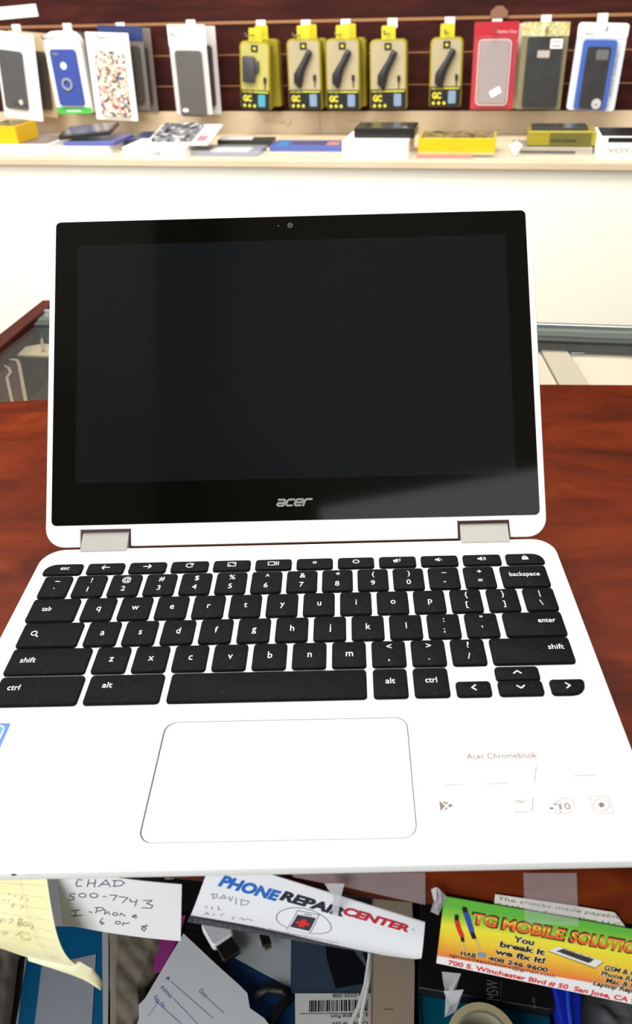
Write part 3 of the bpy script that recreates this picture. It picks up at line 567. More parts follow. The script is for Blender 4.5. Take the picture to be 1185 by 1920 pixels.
# hinges: silver knuckles reaching up into notches of the lid
tilt = math.radians(50.3186)
ca, sa = math.cos(tilt), math.sin(tilt); LY, LZ = 10.434, 28.967
def LID(x, s, n): return TL_(x, LY + s * ca - n * sa, LZ + s * sa + n * ca)
for x0, x1 in ((-125.4, -98.6), (94.0, 121.6)):
    b = MB()
    P = [(-18.3, .15), (-17.4, .75)]
    top = [LID(0, -30.2, -.6), LID(0, -28.9, -2.2), LID(0, -29.5, -6)]
    pr_ = [(-18.6 + 116, 15.4), (-18.6 + 116, 16.15), (-18.2 + 116, 16.5), (top[0][1], top[0][2]), (top[1][1], top[1][2]), (top[2][1], top[2][2]), (-6 + 116, 16 - 8), (-15 + 116, 16 - 9)]
    n = len(pr_); ins = .5
    pts = [(x0, y, z) for y, z in pr_] + [(x1, y, z) for y, z in pr_]
    b.add(pts, [(i, (i + 1) % n, n + (i + 1) % n, n + i) for i in range(n)] + [tuple(reversed(range(n))), tuple(range(n, 2 * n))])
    ho = part(b, 'hinge', silver, lap); ho['label'] = 'silver hinge'
    b = MB(); pr2 = [LID(0, -37.0, -1.8), LID(0, -27.5, -1.8), LID(0, -27.5, -5.8), LID(0, -37.0, -5.8)]
    pts = [(x, q[1], q[2]) for x in (x0 - 1.3, x1 + 1.1) for q in pr2]
    b.add(pts, [(0, 1, 5, 4), (1, 2, 6, 5), (2, 3, 7, 6), (3, 0, 4, 7), (0, 3, 2, 1), (4, 5, 6, 7)])
    part(b, 'hinge_recess', hinge_dark, lap)  # dark red box colours in the dark reflection seen inside the notch
# lid
X0, X1, S0, S1 = -147.0, 144.2, -37.6, 163.6
nt = [(-126.8, -27.4), (-97.3, -27.4), (92.7, -27.4), (122.8, -27.4)]
base = rr(X0, X1, S0, S1, n=7, rs=(11, 11, 6, 6))
def lidpoly(d):
    o = rr(X0 + d, X1 - d, S0 + d, S1 - d, n=7, rs=(11 - d, 11 - d, 6 - d, 6 - d))
    bl = o[:8]; rest = o[8:]
    q = []
    for a, c in ((-126.8, -97.3), (92.7, 122.8)): q += [(a - d, S0 + d), (a - d, -27.4 + d), (c + d, -27.4 + d), (c + d, S0 + d)]
    return bl + q + rest
b = MB(); b.loft([(lidpoly(1.2), -6.6), (lidpoly(.2), -5.8), (lidpoly(0), -5.0), (lidpoly(0), -.7), (lidpoly(.25), -.2), (lidpoly(.8), 0)])
lid = b.build('lid', plastic_w, lap, loc=Vector(TL_(0, LY, LZ)) * .001, rot=(tilt, 0, 0)); autosmooth(lid, 40)
b = MB(); b.slab(rr(-143.6, 140.4, -25.0, 159.8, 3.0, 6), 0.0, .35, .12); b.build('bezel', glass_blk, lid)
b = MB(); b.flat(rr(-129.9, 127.7, -.3, 144.7, .3, 2), .365); b.build('screen', lcd, lid)
b = MB(); b.flat(ellipse(-1.7, 154.0, 1.7, 1.7, 20), .37); b.cm = 1; b.flat(ellipse(-8.8, 154.0, .35, .35, 8), .37); b.cm = 2; b.flat(ellipse(-1.7, 154.0, .8, .8, 12), .375)
b.build('webcam', [mat('lens_grey', (66, 66, 66), .3), mat('lens_dot', (110, 110, 110), .4), mat('lens_dark', (52, 52, 54), .2)], lid)
# the maker's word mark in slanted strokes
b = MB(); lw = 1.15
def sl(p): return [(-12.6 + x + .28 * y, -16.6 + y * 1.0) for x, y in p]
for st_ in ([(.6, 3.9), (4.0, 3.9), (4.6, 3.3), (4.3, .4), (1.1, .4), (.5, 1.1), (1.0, 2.0), (4.2, 2.0)],
            [(9.6, 3.9), (6.8, 3.9), (5.9, 3.2), (5.7, 1.1), (6.5, .4), (9.2, .4)],
            [(14.4, .4), (11.4, .4), (10.6, 1.1), (10.8, 3.2), (11.7, 3.9), (14.6, 3.9), (15.1, 3.2), (14.6, 2.1), (10.9, 2.1)],
            [(15.9, .2), (16.1, 3.1), (16.9, 3.9), (19.9, 3.9)]): b.stroke(sl(st_), lw, .37)
b.build('wordmark', logo_m, lid)
for x in (-56, -50, 54):
    b = MB(); b.box(x, x + (1.4 if x < 0 else 9), 163.4, 164.2, -4.5, -1.5, .2); b.build('lid_bumper', mat('bumper_grey', (120, 118, 114), .6), lid)
# ------------------------------------------------------------------ notes and cards taped to the counter's front edge
def card_frame(c):
    W_, H_, q, bul = c['W'], c['H'], c['c'], c['bulge']
    def f(a, b_, z=0.0):
        x, y = a / W_, b_ / H_; P = []
        for i in range(3): P.append((q[0][i] * (1 - x) + q[1][i] * x) * y + (q[2][i] * (1 - x) + q[3][i] * x) * (1 - y))
        P[1] += bul * math.sin(math.pi * y) + z
        return FC(*P)
    return f
def hang(name, c, label, cat, group=None):
    u, z = c['c'][2][0] + c['W'] / 2, min(c['c'][2][2], c['c'][3][2])
    x, y, z = FC(u, 2, z); e_ = empty(name, W(x, y, z)); tag(e_, label, cat, group)
    f = card_frame(c); return e_, (lambda a, b_, k=0.0: tuple(p - q for p, q in zip(f(a, b_, k), (x, y, z))))
ink = mat('pen_ink', (78, 84, 104), .6)
# TG card
e, T = hang('business_card', TG, 'green and yellow phone repair business card with bold orange lettering, taped at the right', 'card', 'cards taped along the counter front')
tgm = mat('tg_card_print', (240, 200, 60), .35)
uv_ramp(tgm, [(0.0, (250, 246, 246)), (0.115, (250, 246, 246)), (0.13, (243, 128, 66)), (0.24, (247, 168, 58)), (0.42, (252, 214, 58)), (0.60, (246, 236, 60)), (0.74, (150, 204, 60)), (0.88, (96, 184, 62))], scale=10 / 51., slope=-0.010)
b = MB(T); b.grid(0, 89, 0, 51, 12, 8, lambda x, y: 0, .35); part(b, 'card_face', tgm, e)
tt = mat('tg_title_fill', (250, 120, 40), .4); uv_ramp(tt, [(0, (246, 96, 52)), (.35, (250, 130, 50)), (.55, (252, 216, 70)), (.75, (240, 96, 60)), (1, (190, 60, 50))], scale=10 / 9., slope=0)
# the fill's colours run up the letters, so its UV is measured from the baseline
N, L, P = NT(tt)
for n_ in N:
    if n_.type == 'MATH' and n_.operation == 'MULTIPLY_ADD':
        n_.operation = 'MULTIPLY_ADD'; n_.inputs[1].default_value = 0
        for l_ in list(L):
            if l_.to_node == n_ and l_.from_node.type == 'SEPXYZ': L.remove(l_)
        n_.inputs[0].default_value = -36.4 / 9.; n_.inputs[1].default_value = 1.0
title = [('TG', 12.5, 9.8), ('MOBILE', 24.8, 25.0), ('SOLUTIONS', 52.4, 34.5)]
b = MB(T)
for s, x, w in title: b.text(s, x - .7, 35.7, 11.6, .12, width=w + 1.4, bold=.06)
part(b, 'title_outline', mat('tg_outline', (36, 44, 30), .5), e)
b = MB(T)
for s, x, w in title: b.text(s, x, 36.4, 10.0, .2, width=w, bold=.035)
part(b, 'title', tt, e)
tb = mat('tg_black', (34, 32, 30), .5); tr = mat('tg_red', (226, 58, 58), .5); tw = mat('tg_halo', (252, 240, 190), .5)
b = MB(T)
def hal(s, x, y, sz, w, bd=.04, al='l'):
    b.cm = 1; b.text(s, x, y, sz, .06, width=w + .5, bold=bd + .05, align=al); b.cm = 0; b.text(s, x + (.25 if al == 'l' else 0), y, sz, .12, width=w, bold=bd, align=al)
hal('You', 30, 28.6, 5.6, 8.6); hal('break it', 25.0, 23.0, 5.6, 19); hal('we fix it!', 23.6, 17.0, 5.6, 21.3)
hal('HAB', 9.4, 10.9, 4.4, 6.8); hal('408 246 9600', 21.3, 11.2, 4.2, 25.8)
b.text('tgmobilesolutions@gmail.com', 5.0, 7.9, 3.6, .1, width=46)
hal('GSM & CDMA', 69.3, 21.0, 4.6, 21, .03); hal('Phone Repair', 68.9, 16.6, 4.6, 20, .03); hal('Mac & PC', 71.8, 12.4, 4.6, 15, .03); hal('Laptop Repair', 67.2, 8.6, 4.6, 21, .03)
part(b, 'card_text', [tb, tw], e)
b = MB(T); b.text('700 S. Winchester Blvd # 50  San Jose, CA 9', 5.0, 1.2, 5.0, .1, width=82.5, bold=.03); part(b, 'address_line', tr, e)
b = MB(T)
b.cm = 0; b.stroke([(5.9, 39.4), (6.2, 35)], 1.7, .1); b.stroke([(9.3, 25.0), (9.9, 21.6)], 1.5, .1)
b.cm = 1; b.stroke([(6.4, 35), (7.6, 30), (9.2, 25.4)], 2.1, .12)
b.cm = 0; b.stroke([(8.6, 45.6), (9.4, 42)], 2.1, .1); b.stroke([(12.9, 30), (14.3, 25.6)], 2.0, .1)
b.cm = 2; b.stroke([(9.6, 42), (11.0, 37), (12.8, 30.5)], 2.4, .12)
b.cm = 3; b.stroke([(10.1, 21.2), (11.1, 16)], .6, .1); b.stroke([(14.9, 25.2), (17.5, 17.7)], .7, .1)
part(b, 'printed_screwdrivers', [black, mat('tool_red', (214, 50, 46), .5), mat('tool_blue', (40, 80, 168), .5), mat('tool_grey', (196, 186, 150), .5)], e)
b = MB(T); ph = [(45.3, 26.8), (49.1, 31.0), (68.2, 26.7), (65.9, 21.4)]
b.cm = 1; b.flat([(44.9, 26.0), (49.1, 30.2), (68.6, 25.9), (66.0, 20.2)], .08); b.cm = 0; b.flat(ph, .1); b.cm = 2; b.flat([(48.4, 27.6), (50.8, 30.0), (64.5, 26.9), (62.6, 23.6)], .13)
rnd = random.Random(3)
for k in range(12): x = 50 + k * 1.1; b.flat([(x, 28.4 - k * .28), (x + 1.6, 27.4 - k * .28), (x + 1.2, 30.6 - k * .3 + rnd.random())], .15)
part(b, 'printed_tablet', [mat('phone_print_white', (240, 240, 240), .4), mat('phone_print_shadow', (170, 150, 60), .5), mat('phone_print_screen', (58, 58, 60), .4), mat('icon_print_blue', (120, 160, 190), .5)], e)

b = MB(T); b.flat(rr(17.0, 20.4, 12.2, 15.8, .3), .1); part(b, 'printed_icon', mat('icon_print_blue', (120, 160, 190), .5), e)
# phone repair centre card
e, T = hang('business_card', PRC, 'white phone repair business card, curled, with blue, black and red lettering and a red cross', 'card', 'cards taped along the counter front')
def keepc(x, y): return not (x > 71 and y < 17 and ((x - 71) / 18) ** 2 + ((y - 17) / 17) ** 2 > 1)
b = MB(T); b.grid(0, 89, 0, 51, 89, 51, lambda x, y: 0, .35, keep=keepc); autosmooth(part(b, 'card_face', mat('glossy_card', (236, 238, 242), .3), e), 60)
b = MB(T)
b.cm = 0; b.text('PHONE', 5.6, 37.8, 8.3, .12, width=24.6, bold=.055, shear=.25)
b.cm = 1; b.text('REPAIR', 29.9, 39.2, 7.8, .12, width=26.0, bold=.055, shear=.25)
b.cm = 2; b.text('CENTER', 55.6, 40.8, 7.2, .12, width=27.0, bold=.055, shear=.25)
b.cm = 3; b.text('R', 84.0, 43.0, 1.8, .12)
b.text('www.PhoneRepairCenter.com', 23.4, 10.9, 2.9, .12, width=33.5)
part(b, 'card_text', [mat('prc_blue', (32, 104, 190), .4), mat('prc_navy', (30, 34, 54), .4), mat('prc_red', (190, 36, 58), .4), mat('prc_grey', (90, 90, 98), .5)], e)
b = MB(T); b.stroke(ellipse(41.9, 27.5, 10.8, 10.2, 40), .3, .1, closed=True)
b.cm = 1; b.quad((36.4, 17.3), (45.5, 16.9), (46.9, 36.3), (38.0, 35.3), .1); b.cm = 2; b.quad((36.8, 17.7), (45.2, 17.4), (46.5, 35.9), (38.3, 35.0), .15)
b.cm = 0; b.quad((37.4, 20.8), (44.9, 20.6), (45.9, 33.4), (38.6, 32.4), .2); b.stroke([(41.2, 34.1), (44, 34.4)], .5, .2)
b.cm = 3; b.quad((38.9, 25.4), (44.0, 25.6), (44.3, 28.1), (39.2, 27.8), .27); b.quad((40.3, 23.2), (42.4, 23.2), (42.9, 30.4), (40.8, 30.2), .28)
part(b, 'printed_phone', [mat('prc_line', (48, 50, 62), .5), mat('prc_phone_rim', (130, 130, 138), .5), paper, mat('prc_cross', (222, 42, 46), .5)], e)
b = MB(T); b.between(curve([(0, .2), (38, .2), (73, .3)]), curve([(0, 10.0), (20, 11.6), (38, 10.4), (58, 6.0), (74, 1.2)]), lambda x, y, t, v: .1, 30, 5)
b.cm = 1; rnd = random.Random(5)
for r_ in range(3):
    x = 2.0
    while x < 66 - 6 * r_:
        w_ = .8 + rnd.random() * 2.4; b.stroke([(x, 2.3 + r_ * 2.1 - x * .02), (x + w_, 2.3 + r_ * 2.1 - x * .02)], .7, .13, joints=False); x += w_ + .7
part(b, 'lower_band', [mat('prc_band', (42, 44, 54), .4), mat('prc_band_text', (120, 120, 128), .5)], e)
b = MB(T)
for s in PRCh: b.stroke(s, .45, .13)
part(b, 'handwriting', mat('pencil', (150, 154, 166), .7), e)

# white handwritten note
e, T = hang('paper_note', CHAD, 'white paper note with a handwritten name, number and phone model in dark pen', 'note', 'notes taped along the counter front')
b = MB(T); b.grid(0, 76, 0, 46, 16, 8, lambda x, y: 1.2 * math.sin(x / 76 * 2.6) - 1.2, .25, keep=lambda x, y: not (y > 46 - max(0, (x - 62)) * .22)); autosmooth(part(b, 'paper', paper, e), 60)
b = MB(lambda x, y, z: T(x, y, z + 1.2 * math.sin(x / 76 * 2.6) - 1.2))
for s in CHADh: b.stroke(s, .62, .12)
part(b, 'handwriting', ink, e)
# yellow legal pad sheet, torn and folded
e, T = hang('paper_note', YEL, 'torn yellow lined paper with faded handwriting and a folded lower edge, leftmost note', 'note', 'notes taped along the counter front')
yel = mat('yellow_legal_paper', (246, 240, 190), .7); noise_colour(yel, [(0.35, (240, 232, 172)), (0.65, (252, 247, 208))], (1, 1, 1), 25, 3)
rnd = random.Random(2)
lo_ = curve([(-8, -7), (11, -8.2), (22, -13.4), (35, -12.2), (49.6, -3.5), (58, 6), (61.4, 12.7)])
lo_ = curve([(lo_(k / 40)[0], lo_(k / 40)[1] + rnd.uniform(-.35, .35)) for k in range(41)])
b = MB(T); b.between(lo_, curve([(-8, 100), (59.9, 100)]), lambda x, y, t, v: .8 * math.sin(y / 15.) + 1.6 * math.sin(math.pi * v) * t, 40, 40, .25); autosmooth(part(b, 'paper', yel, e), 60)
b = MB(T); b.between(torn([(29.3, -13.2), (38.2, -24.8), (53.4, -26.6), (64.8, -27.6)], .4, 5), curve([(27, -6), (40, 0), (56, 10), (63, 11), (67.6, 2), (67, -14), (65.8, -26.6)]), lambda x, y, t, v: -1.2 + 2.4 * math.sin(math.pi * v), 40, 8, .25)
autosmooth(part(b, 'folded_edge', yel, e), 60)
yz = lambda x, y, z: T(x, y, z + .3 + .8 * math.sin(y / 15.) + 1.6 * math.sin(math.pi * (y + 5) / 105) * (x + 8) / 68)
b = MB(yz)
for s in YELh: b.stroke(s, .4, .2)
part(b, 'handwriting', mat('brown_pen', (168, 142, 116), .7), e)
b = MB(yz)
for s in YELr: b.stroke(s, .4, .2)
rnd = random.Random(8)
for k in range(26): y = 88 - k * 2.6; x = 40 + k * .32 + rnd.random(); b.stroke([(x, y), (x + .4 + rnd.random(), y - .8)], .3, .2)
part(b, 'red_marks', mat('red_pen', (222, 150, 120), .7), e)
b = MB(yz)
for k in range(9):
    y = 88 - 8.4 * k; b.stroke([(1, y), (15, y), (30, y), (45, y), (58, y)], .16, .12, joints=False)
part(b, 'ruled_lines', mat('ruled_line', (206, 206, 158), .7), e)

# printed paper strip behind the coloured card, and the tapes
def facepoly(name, pts, m, label, cat, th=.12, group=None, text=None, sub=1, T2=None):
    us = [p[0] for p in pts]; o0 = pts[0][1]; cu_, cz = sum(us) / len(us), min(p[2] for p in pts)
    ox, oy, oz = FC(cu_, o0, cz)
    TT = lambda x, y, z: tuple(p - q for p, q in zip(FC(x, o0 + z, y), (ox, oy, oz)))
    b_ = MB(TT); po = [(p[0], p[2]) for p in pts]
    ar = sum(po[i - 1][0] * po[i][1] - po[i][0] * po[i - 1][1] for i in range(len(po)))
    if ar < 0: po = po[::-1]
    b_.slab(po, -th, 0)
    o_ = b_.build(name, m, loc=W(ox, oy, oz)); tag(o_, label, cat, group)
    if text: bt = MB(TT); text(bt); bt.build('printed_text', mat('newsprint_ink', (96, 90, 88), .7), o_)
    return o_
def newstext(t_):
    t_.text('The checks made payable', 131.8, -34.1, 3.6, .05, width=48, rot=-5.5)
    t_.text('S J Wine Association LLC', 131.8, -38.6, 3.6, .05, width=49, rot=-6.5)
facepoly('paper_strip', CB['news'], mat('newsprint', (214, 208, 200), .8), 'strip of printed paper with typed words, under clear tape above the green card', 'paper', text=newstext)
facepoly('clear_tape', [(p[0], 4.2, p[2]) for p in CB['wide']], tape_m, 'wide clear tape running down over the printed strip and green card', 'tape', .1, 'pieces of tape on the counter front')
facepoly('clear_tape', CB['tapeP2'], tape_m, 'large clear tape film above the curled white card, on the wood edge', 'tape', .1, 'pieces of tape on the counter front')
facepoly('clear_tape', [(p[0], 9.0, p[2]) for p in CB['tapeP3']], tape_w, 'narrow wrinkled tape crossing the film above the curled white card', 'tape', .1, 'pieces of tape on the counter front')
def crumple(name, pts, label, seed):
    rn = random.Random(seed); cu_ = sum(p[0] for p in pts) / len(pts); cz = min(p[2] for p in pts); o0 = pts[0][1]
    ox, oy, oz = FC(cu_, o0, cz); b_ = MB(lambda x, y, z: tuple(p - q for p, q in zip(FC(x, o0 + z, y), (ox, oy, oz))))
    po = [(p[0], p[2]) for p in pts]; cx_ = sum(p[0] for p in po) / len(po); cy_ = sum(p[1] for p in po) / len(po)
    P = [(cx_, cy_, 2.6)] + [(x, y, rn.uniform(0, 2.2)) for x, y in po] + [((x + cx_) / 2, (y + cy_) / 2, rn.uniform(.6, 4)) for x, y in po]
    n = len(po); F = []
    for i in range(n):
        j = (i + 1) % n; F += [(1 + i, 1 + j, 1 + n + j, 1 + n + i), (1 + n + i, 1 + n + j, 0)]
    b_.add(P, F); tag(b_.build(name, tape_w, loc=W(ox, oy, oz)), label, 'tape', 'pieces of tape on the counter front')
crumple('tape_scrap', [(p[0], 3.0, p[2]) for p in CB['tapeL']], 'crumpled scrap of frosted tape at the upper left corner of the green card', 4)
crumple('tape_scrap', CB['tapeB'], 'crumpled frosted tape hanging from the bottom edge of the green card', 6)
crumple('tape_scrap', [(p[0], 4, p[2]) for p in CB['tapeB2']], 'lowest curl of frosted tape hanging under the green card', 9)

# ------------------------------------------------------------------ clutter on the shelf under the counter
def ccw(p):
    a = sum(p[i - 1][0] * p[i][1] - p[i][0] * p[i - 1][1] for i in range(len(p)))
    return p if a > 0 else p[::-1]
def shelf_thing(name, pts, z0, z1, m, label, cat, ch=0.0, group=None):
    cx_, cy_ = sum(p[0] for p in pts) / len(pts), sum(p[1] for p in pts) / len(pts)
    e_ = empty(name, W(cx_, cy_, z0)); tag(e_, label, cat, group); T_ = loc_(cx_, cy_, z0)
    b_ = MB(T_); b_.slab(ccw(pts), z0, z1, ch); o_ = b_.build('body', m, e_); return e_, T_, o_
Zs = -273
# folder
fo = [(-197, -48.5), (-159.0, -49.3), (-149, -76), (-143.5, -89.1), (-134, -128), (-124, -172), (-184, -172), (-190, -130), (-199, -90)]
e, T, o = shelf_thing('paper_folder', fo, Zs, -270.4, mat('folder_grey', (176, 178, 180), .6), 'grey-edged folder with a deep blue panel on the shelf below the yellow paper', 'folder')
b = MB(T); b.slab(ccw([(-197.0, -86.9), (-148.6, -87.9), (-132.0, -151.6), (-127, -171), (-181, -171), (-190.5, -128)]), -270.4, -270.2); part(b, 'blue_panel', mat('folder_blue', (0, 92, 138), .45), e)
b = MB(T); b.slab(ccw([(-181.9, -114.1), (-147.5, -106.7), (-138.7, -151.5), (-135, -171), (-171, -171)]), -270.1, -269.9); part(b, 'paper_label', mat('label_grey', (150, 154, 162), .7), e)
# crumpled cloth pieces
def fold(name, lo, hi, h, m, label, cat, seed, z=Zs, n=44, mm=30):
    rn = random.Random(seed); w = [(rn.uniform(-.25, .25), rn.uniform(-.25, .25), rn.uniform(0, 6), rn.uniform(.3, 1)) for _ in range(9)]
    a, c = lo(.5), hi(.5); cx_, cy_ = (a[0] + c[0]) / 2, (a[1] + c[1]) / 2
    def fz(x, y, t, v):
        q = sum(k[3] * abs(math.sin(k[0] * x + k[1] * y + k[2])) for k in w) / 9
        ed = min(1, 5 * min(t, 1 - t, v, 1 - v)); return z + .8 + max(0, ed) ** .6 * h * (.45 + 1.3 * q)
    b_ = MB(loc_(cx_, cy_, z)); b_.between(lo, hi, fz, n, mm, .5)
    o_ = b_.build(name, m, loc=W(cx_, cy_, z)); autosmooth(o_, 80); tag(o_, label, cat); return o_
cl1 = mat('grey_brown_paper', (120, 112, 96), .85); bump(cl1, 40, .6, .004)
fold('brown_paper', torn([(-150, -76), (-141, -100), (-128, -150), (-122, -175)], .1, 1), torn([(-98, -80), (-101, -96), (-104, -115), (-109, -128), (-106, -145), (-112, -156), (-112, -175)], .9, 2), 5, cl1, 'crumpled grey-brown paper between the blue folder and the torn receipt', 'paper', 11, mm=40)
cl2 = mat('grey_fabric', (168, 160, 150), .9)
fold('grey_cloth', curve([(-265, -90), (-260, -175)]), curve([(-199.5, -88), (-199.5, -110), (-193, -140), (-187, -175)]), 16, cl2, 'dull grey cloth bag at the left end of the shelf', 'cloth', 12)
# magenta torn sheet
e, T, o = shelf_thing('magenta_wrapper', [(-106, -84), (-90, -84), (-92.6, -100.3), (-99, -121), (-105.4, -121.9), (-106.2, -112), (-104.4, -108), (-105.4, -101.8)], -266, -265, mat('magenta', (150, 52, 128), .5), 'torn magenta wrapper peeking out beside the receipt', 'wrapper')
e.location.z -= 0
# black carton with a bar code behind the notes
e, T, o = shelf_thing('black_carton', [(-116, -45), (-70, -47), (-70, -92), (-90, -92), (-112, -62)], Zs, -267, black, 'black carton with a small white bar code, behind the gap between the two white papers', 'box')
b = MB(T)
for k in range(7): b.box(-110 + k * 1.0, -109.5 + k * 1.0, -56, -50, -267, -266.9)
part(b, 'bar_code', paper, e)
# navy sheet
nav = [(-75, -80), (36, -90), (36, -172), (-30, -172), (-51.8, -128.8)]
e, T, o = shelf_thing('navy_sheet', nav, Zs, -272.2, mat('navy', (20, 62, 110), .5), 'navy blue sheet lying under the cables and clear bags', 'paper')
# receipt
rc = [(-88.9, -98.2), (-66.2, -117.2), (-47.1, -132.5), (-42, -137), (-39.5, -146), (-30, -152), (-14, -170), (-112, -170), (-107.8, -151), (-109.8, -143), (-106.5, -139), (-103.5, -132.1)]
e, T, o = shelf_thing('receipt_form', rc, -262.4, -262, mat('receipt_paper', (214, 218, 222), .75), 'white receipt form with blue printed lines, torn and lying askew on the shelf', 'paper')
bl = mat('form_blue', (116, 130, 184), .6)
b = MB(T)
for s in CL['rlines']: b.stroke(s, .35, -261.9, joints=False)
part(b, 'form_lines', bl, e)
b = MB(T)
for s, (x, y), w in zip(('M', 'Address', 'Reg. No.', 'Date'), CL['rtext'], (2.2, 10.5, 10.5, 6.5)): b.text(s, x - 1, y + 1, 3.4, -261.9, width=w, rot=-40, bold=.01)
part(b, 'form_text', bl, e)
b = MB(T); b.tube([(-90, -130, -272.6), (-90, -130, -262.5)], 6, 8); part(b, 'crease_support', paper, e) if False else None
# micro USB cable in a clear bag
e = empty('usb_cable', W(-55, -105, -266)); tag(e, 'white charging cable with metal plug lying in a clear bag', 'cable'); T = loc_(-55, -105, -266)
ax = Vector((-10.2, -7.0)).normalized()   # along the shell's width
ux_, uy_ = .83, .56
def PL(cx_, cy_, rot, z):
    c_, s_ = math.cos(rot), math.sin(rot)
    return lambda x, y, zz: T(cx_ + x * c_ - y * s_, cy_ + x * s_ + y * c_, z + zz)
rot = math.radians(-50 + 0)
b = MB(PL(-57.5, -109.5, math.radians(35), -264)); b.box(-6, 6, -6.5, 5, 0, 4.5, .3); part(b, 'plug', mat('plug_steel', (96, 92, 90), .25, metal=.9), e)
b = MB(PL(-57.5, -109.5, math.radians(35), -264)); 
for x in (-2.6, 2.6): b.box(x - 1, x + 1, -2, .4, 4.5, 4.6)
b.box(-.9, .9, 1.5, 3, 4.5, 4.6); part(b, 'plug_holes', black, e)
wp = mat('cable_white', (222, 224, 226), .45)
b = MB(PL(-57.5, -109.5, math.radians(35), -264)); b.slab(rr(-8, 8, 5, 24, 3), -1, 6.5, 1.0); part(b, 'grip', wp, e)
b = MB(T); b.tube([(-70, -88, -262), (-60, -86, -262), (-40, -84, -262), (-15, -80, -262)], 1.8, 8); part(b, 'cord', wp, e)
b = MB(PL(-32, -106.5, math.radians(22), -263)); b.box(-3, 3, -1, 7, 0, 3, .3); b.cm = 1; b.box(-2.4, 2.4, -4.0, -1, .3, 2.4, .2); part(b, 'small_plug', [black, steel], e)
# clear bags
e, T, o = shelf_thing('plastic_bag', [(-75, -86), (-17.1, -88), (-15.3, -131), (-53.7, -111), (-62, -113)], -270, -268.5, mat('milky_film', (196, 202, 204), .35, alpha=.75), 'milky plastic bag holding the white cable', 'bag', 0, 'plastic bags on the shelf')
e, T, o = shelf_thing('plastic_bag', [(-16.8, -86), (37.0, -92), (37.0, -136.0), (-15, -135)], -270.5, -267, mat('smoky_film', (62, 80, 98), .3, alpha=.8), 'smoky grey-blue anti-static bag above the bar code label', 'bag', .3, 'plastic bags on the shelf')
b = MB(T); b.slab(ccw([(5, -88), (34, -92), (36, -130), (14, -133), (8, -115)]), -266.9, -266.4); part(b, 'dark_content', mat('bag_black', (20, 22, 26), .3), e)
b = MB(T); b.slab(ccw([(18, -98), (36, -124), (28, -100)]), -266.3, -266.1); part(b, 'fold', mat('bag_fold', (96, 108, 116), .4, alpha=.6), e)
# black cord loop on the navy sheet
b = MB(loc_(-25, -140, Zs)); b.tube([(-38, -136, -269), (-30, -132, -268), (-20, -133, -268), (-16, -138, -268), (-24, -146, -268), (-30, -158, -269), (-32, -170, -269)], 3.4, 8)
tag(b.build('looped_cable', black, loc=W(-25, -140, Zs), smooth=True), 'black looped cord between the torn receipt and the bar code label', 'cable')
# bar code bag label, upside down
e, T, o = shelf_thing('parts_label', [(-12.1, -135.8), (36.2, -136.6), (36.0, -172), (-10.0, -172)], -266.8, -266.3, mat('label_white', (214, 214, 212), .5), 'white bar code label turned upside down on a parts bag', 'label')
b = MB(T); rnd = random.Random(21); x = 34.0
while x > -2:
    w = rnd.choice((.35, .35, .7, 1.0)); b.box(x - w, x, -147.0, -140.3, -266.3, -266.2); x -= w + rnd.choice((.4, .4, .8))
part(b, 'bar_code', black, e)
b = MB(T); b.text('SM-0320-308', 33.6 , -136.6 + .0, 3.2, -266.2, width=21.5, rot=180, bold=.01)
b.v = b.v
b.stroke([(-8.5, -147.9), (34.2, -148.3)], .35, -266.2, joints=False)
b.text('s Charging Port', 33.8, -148.8, 3.2, -266.2, width=23, rot=180, bold=.01); b.text('Charge SP320', 33.8, -153.2, 3.2, -266.2, width=22, rot=180, bold=.01)
part(b, 'label_text', black, e)
# white cord
b = MB(loc_(30, -150, Zs)); b.tube([(15, -172, -262), (22.5, -157.7, -262), (28.3, -147.1, -261), (32.9, -134.6, -260), (36.1, -118.1, -258), (37, -100, -258)], 1.3, 8); b.tube([(27, -172, -262), (29.0, -157.8, -262), (31.2, -147, -261), (34.5, -134, -260), (37.0, -118, -258)], 1.3, 8)
tag(b.build('doubled_cable', wp, loc=W(30, -150, Zs), smooth=True), 'thin white cord doubled beside the flat metal case', 'cable')
# flat metal case
e, T, o = shelf_thing('metal_case', [(39.4, -80), (66.3, -80), (64.5, -130), (60.6, -172), (34.9, -172)], Zs, -250, mat('anodised_taupe', (186, 168, 146), .45, metal=.2), 'long flat taupe metal case with bright edges, standing on the shelf', 'case', .7)
b = MB(T); b.tube([(39.8, -81, -250), (35.2, -172, -250)], .45, 6); b.tube([(66.0, -81, -250), (64.2, -130, -250), (60.3, -172, -250)], .35, 6); part(b, 'bright_edge', mat('bright_edge', (206, 192, 168), .3, metal=.5), e)
b = MB(T); b.stroke([(44, -153.5), (50, -153.8)], .25, -249.9); part(b, 'slot', black, e)
# teal box, black box with letters, tape roll, blue bin, grey bag
e, T, o = shelf_thing('teal_box', [(66.4, -100), (146, -110), (143.5, -172), (64.4, -172)], Zs, -255, mat('teal_board', (0, 86, 108), .5, spec=.1), 'dark teal box with seams, under the black box', 'box', .5)
b = MB(T)
for x0, x1 in ((69.5, 66.6), (106.3, 102.3)): b.box(min(x0, x1), min(x0, x1) + .7, -171, -110, -255, -254.9)
part(b, 'seam', black, e)
e, T, o = shelf_thing('black_box', [(74, -60), (205, -80), (200.4, -131), (143.2, -157.7), (65.6, -143.9)], -254.8, -245, mat('black_card', (20, 20, 22), .45), 'black box with grey letters on its lid, lying on the teal box', 'box', .5)
b = MB(T); b.text('MSW', 113.2, -152.2, 10.5, -244.9, width=11.5, rot=82, bold=.0); b.stroke([(114.8, -151), (116.6, -141)], .2, -244.9); b.text('for PET', 134.5, -157, 2.2, -244.9, rot=82); part(b, 'lid_letters', mat('letters_grey', (120, 122, 124), .5), e)
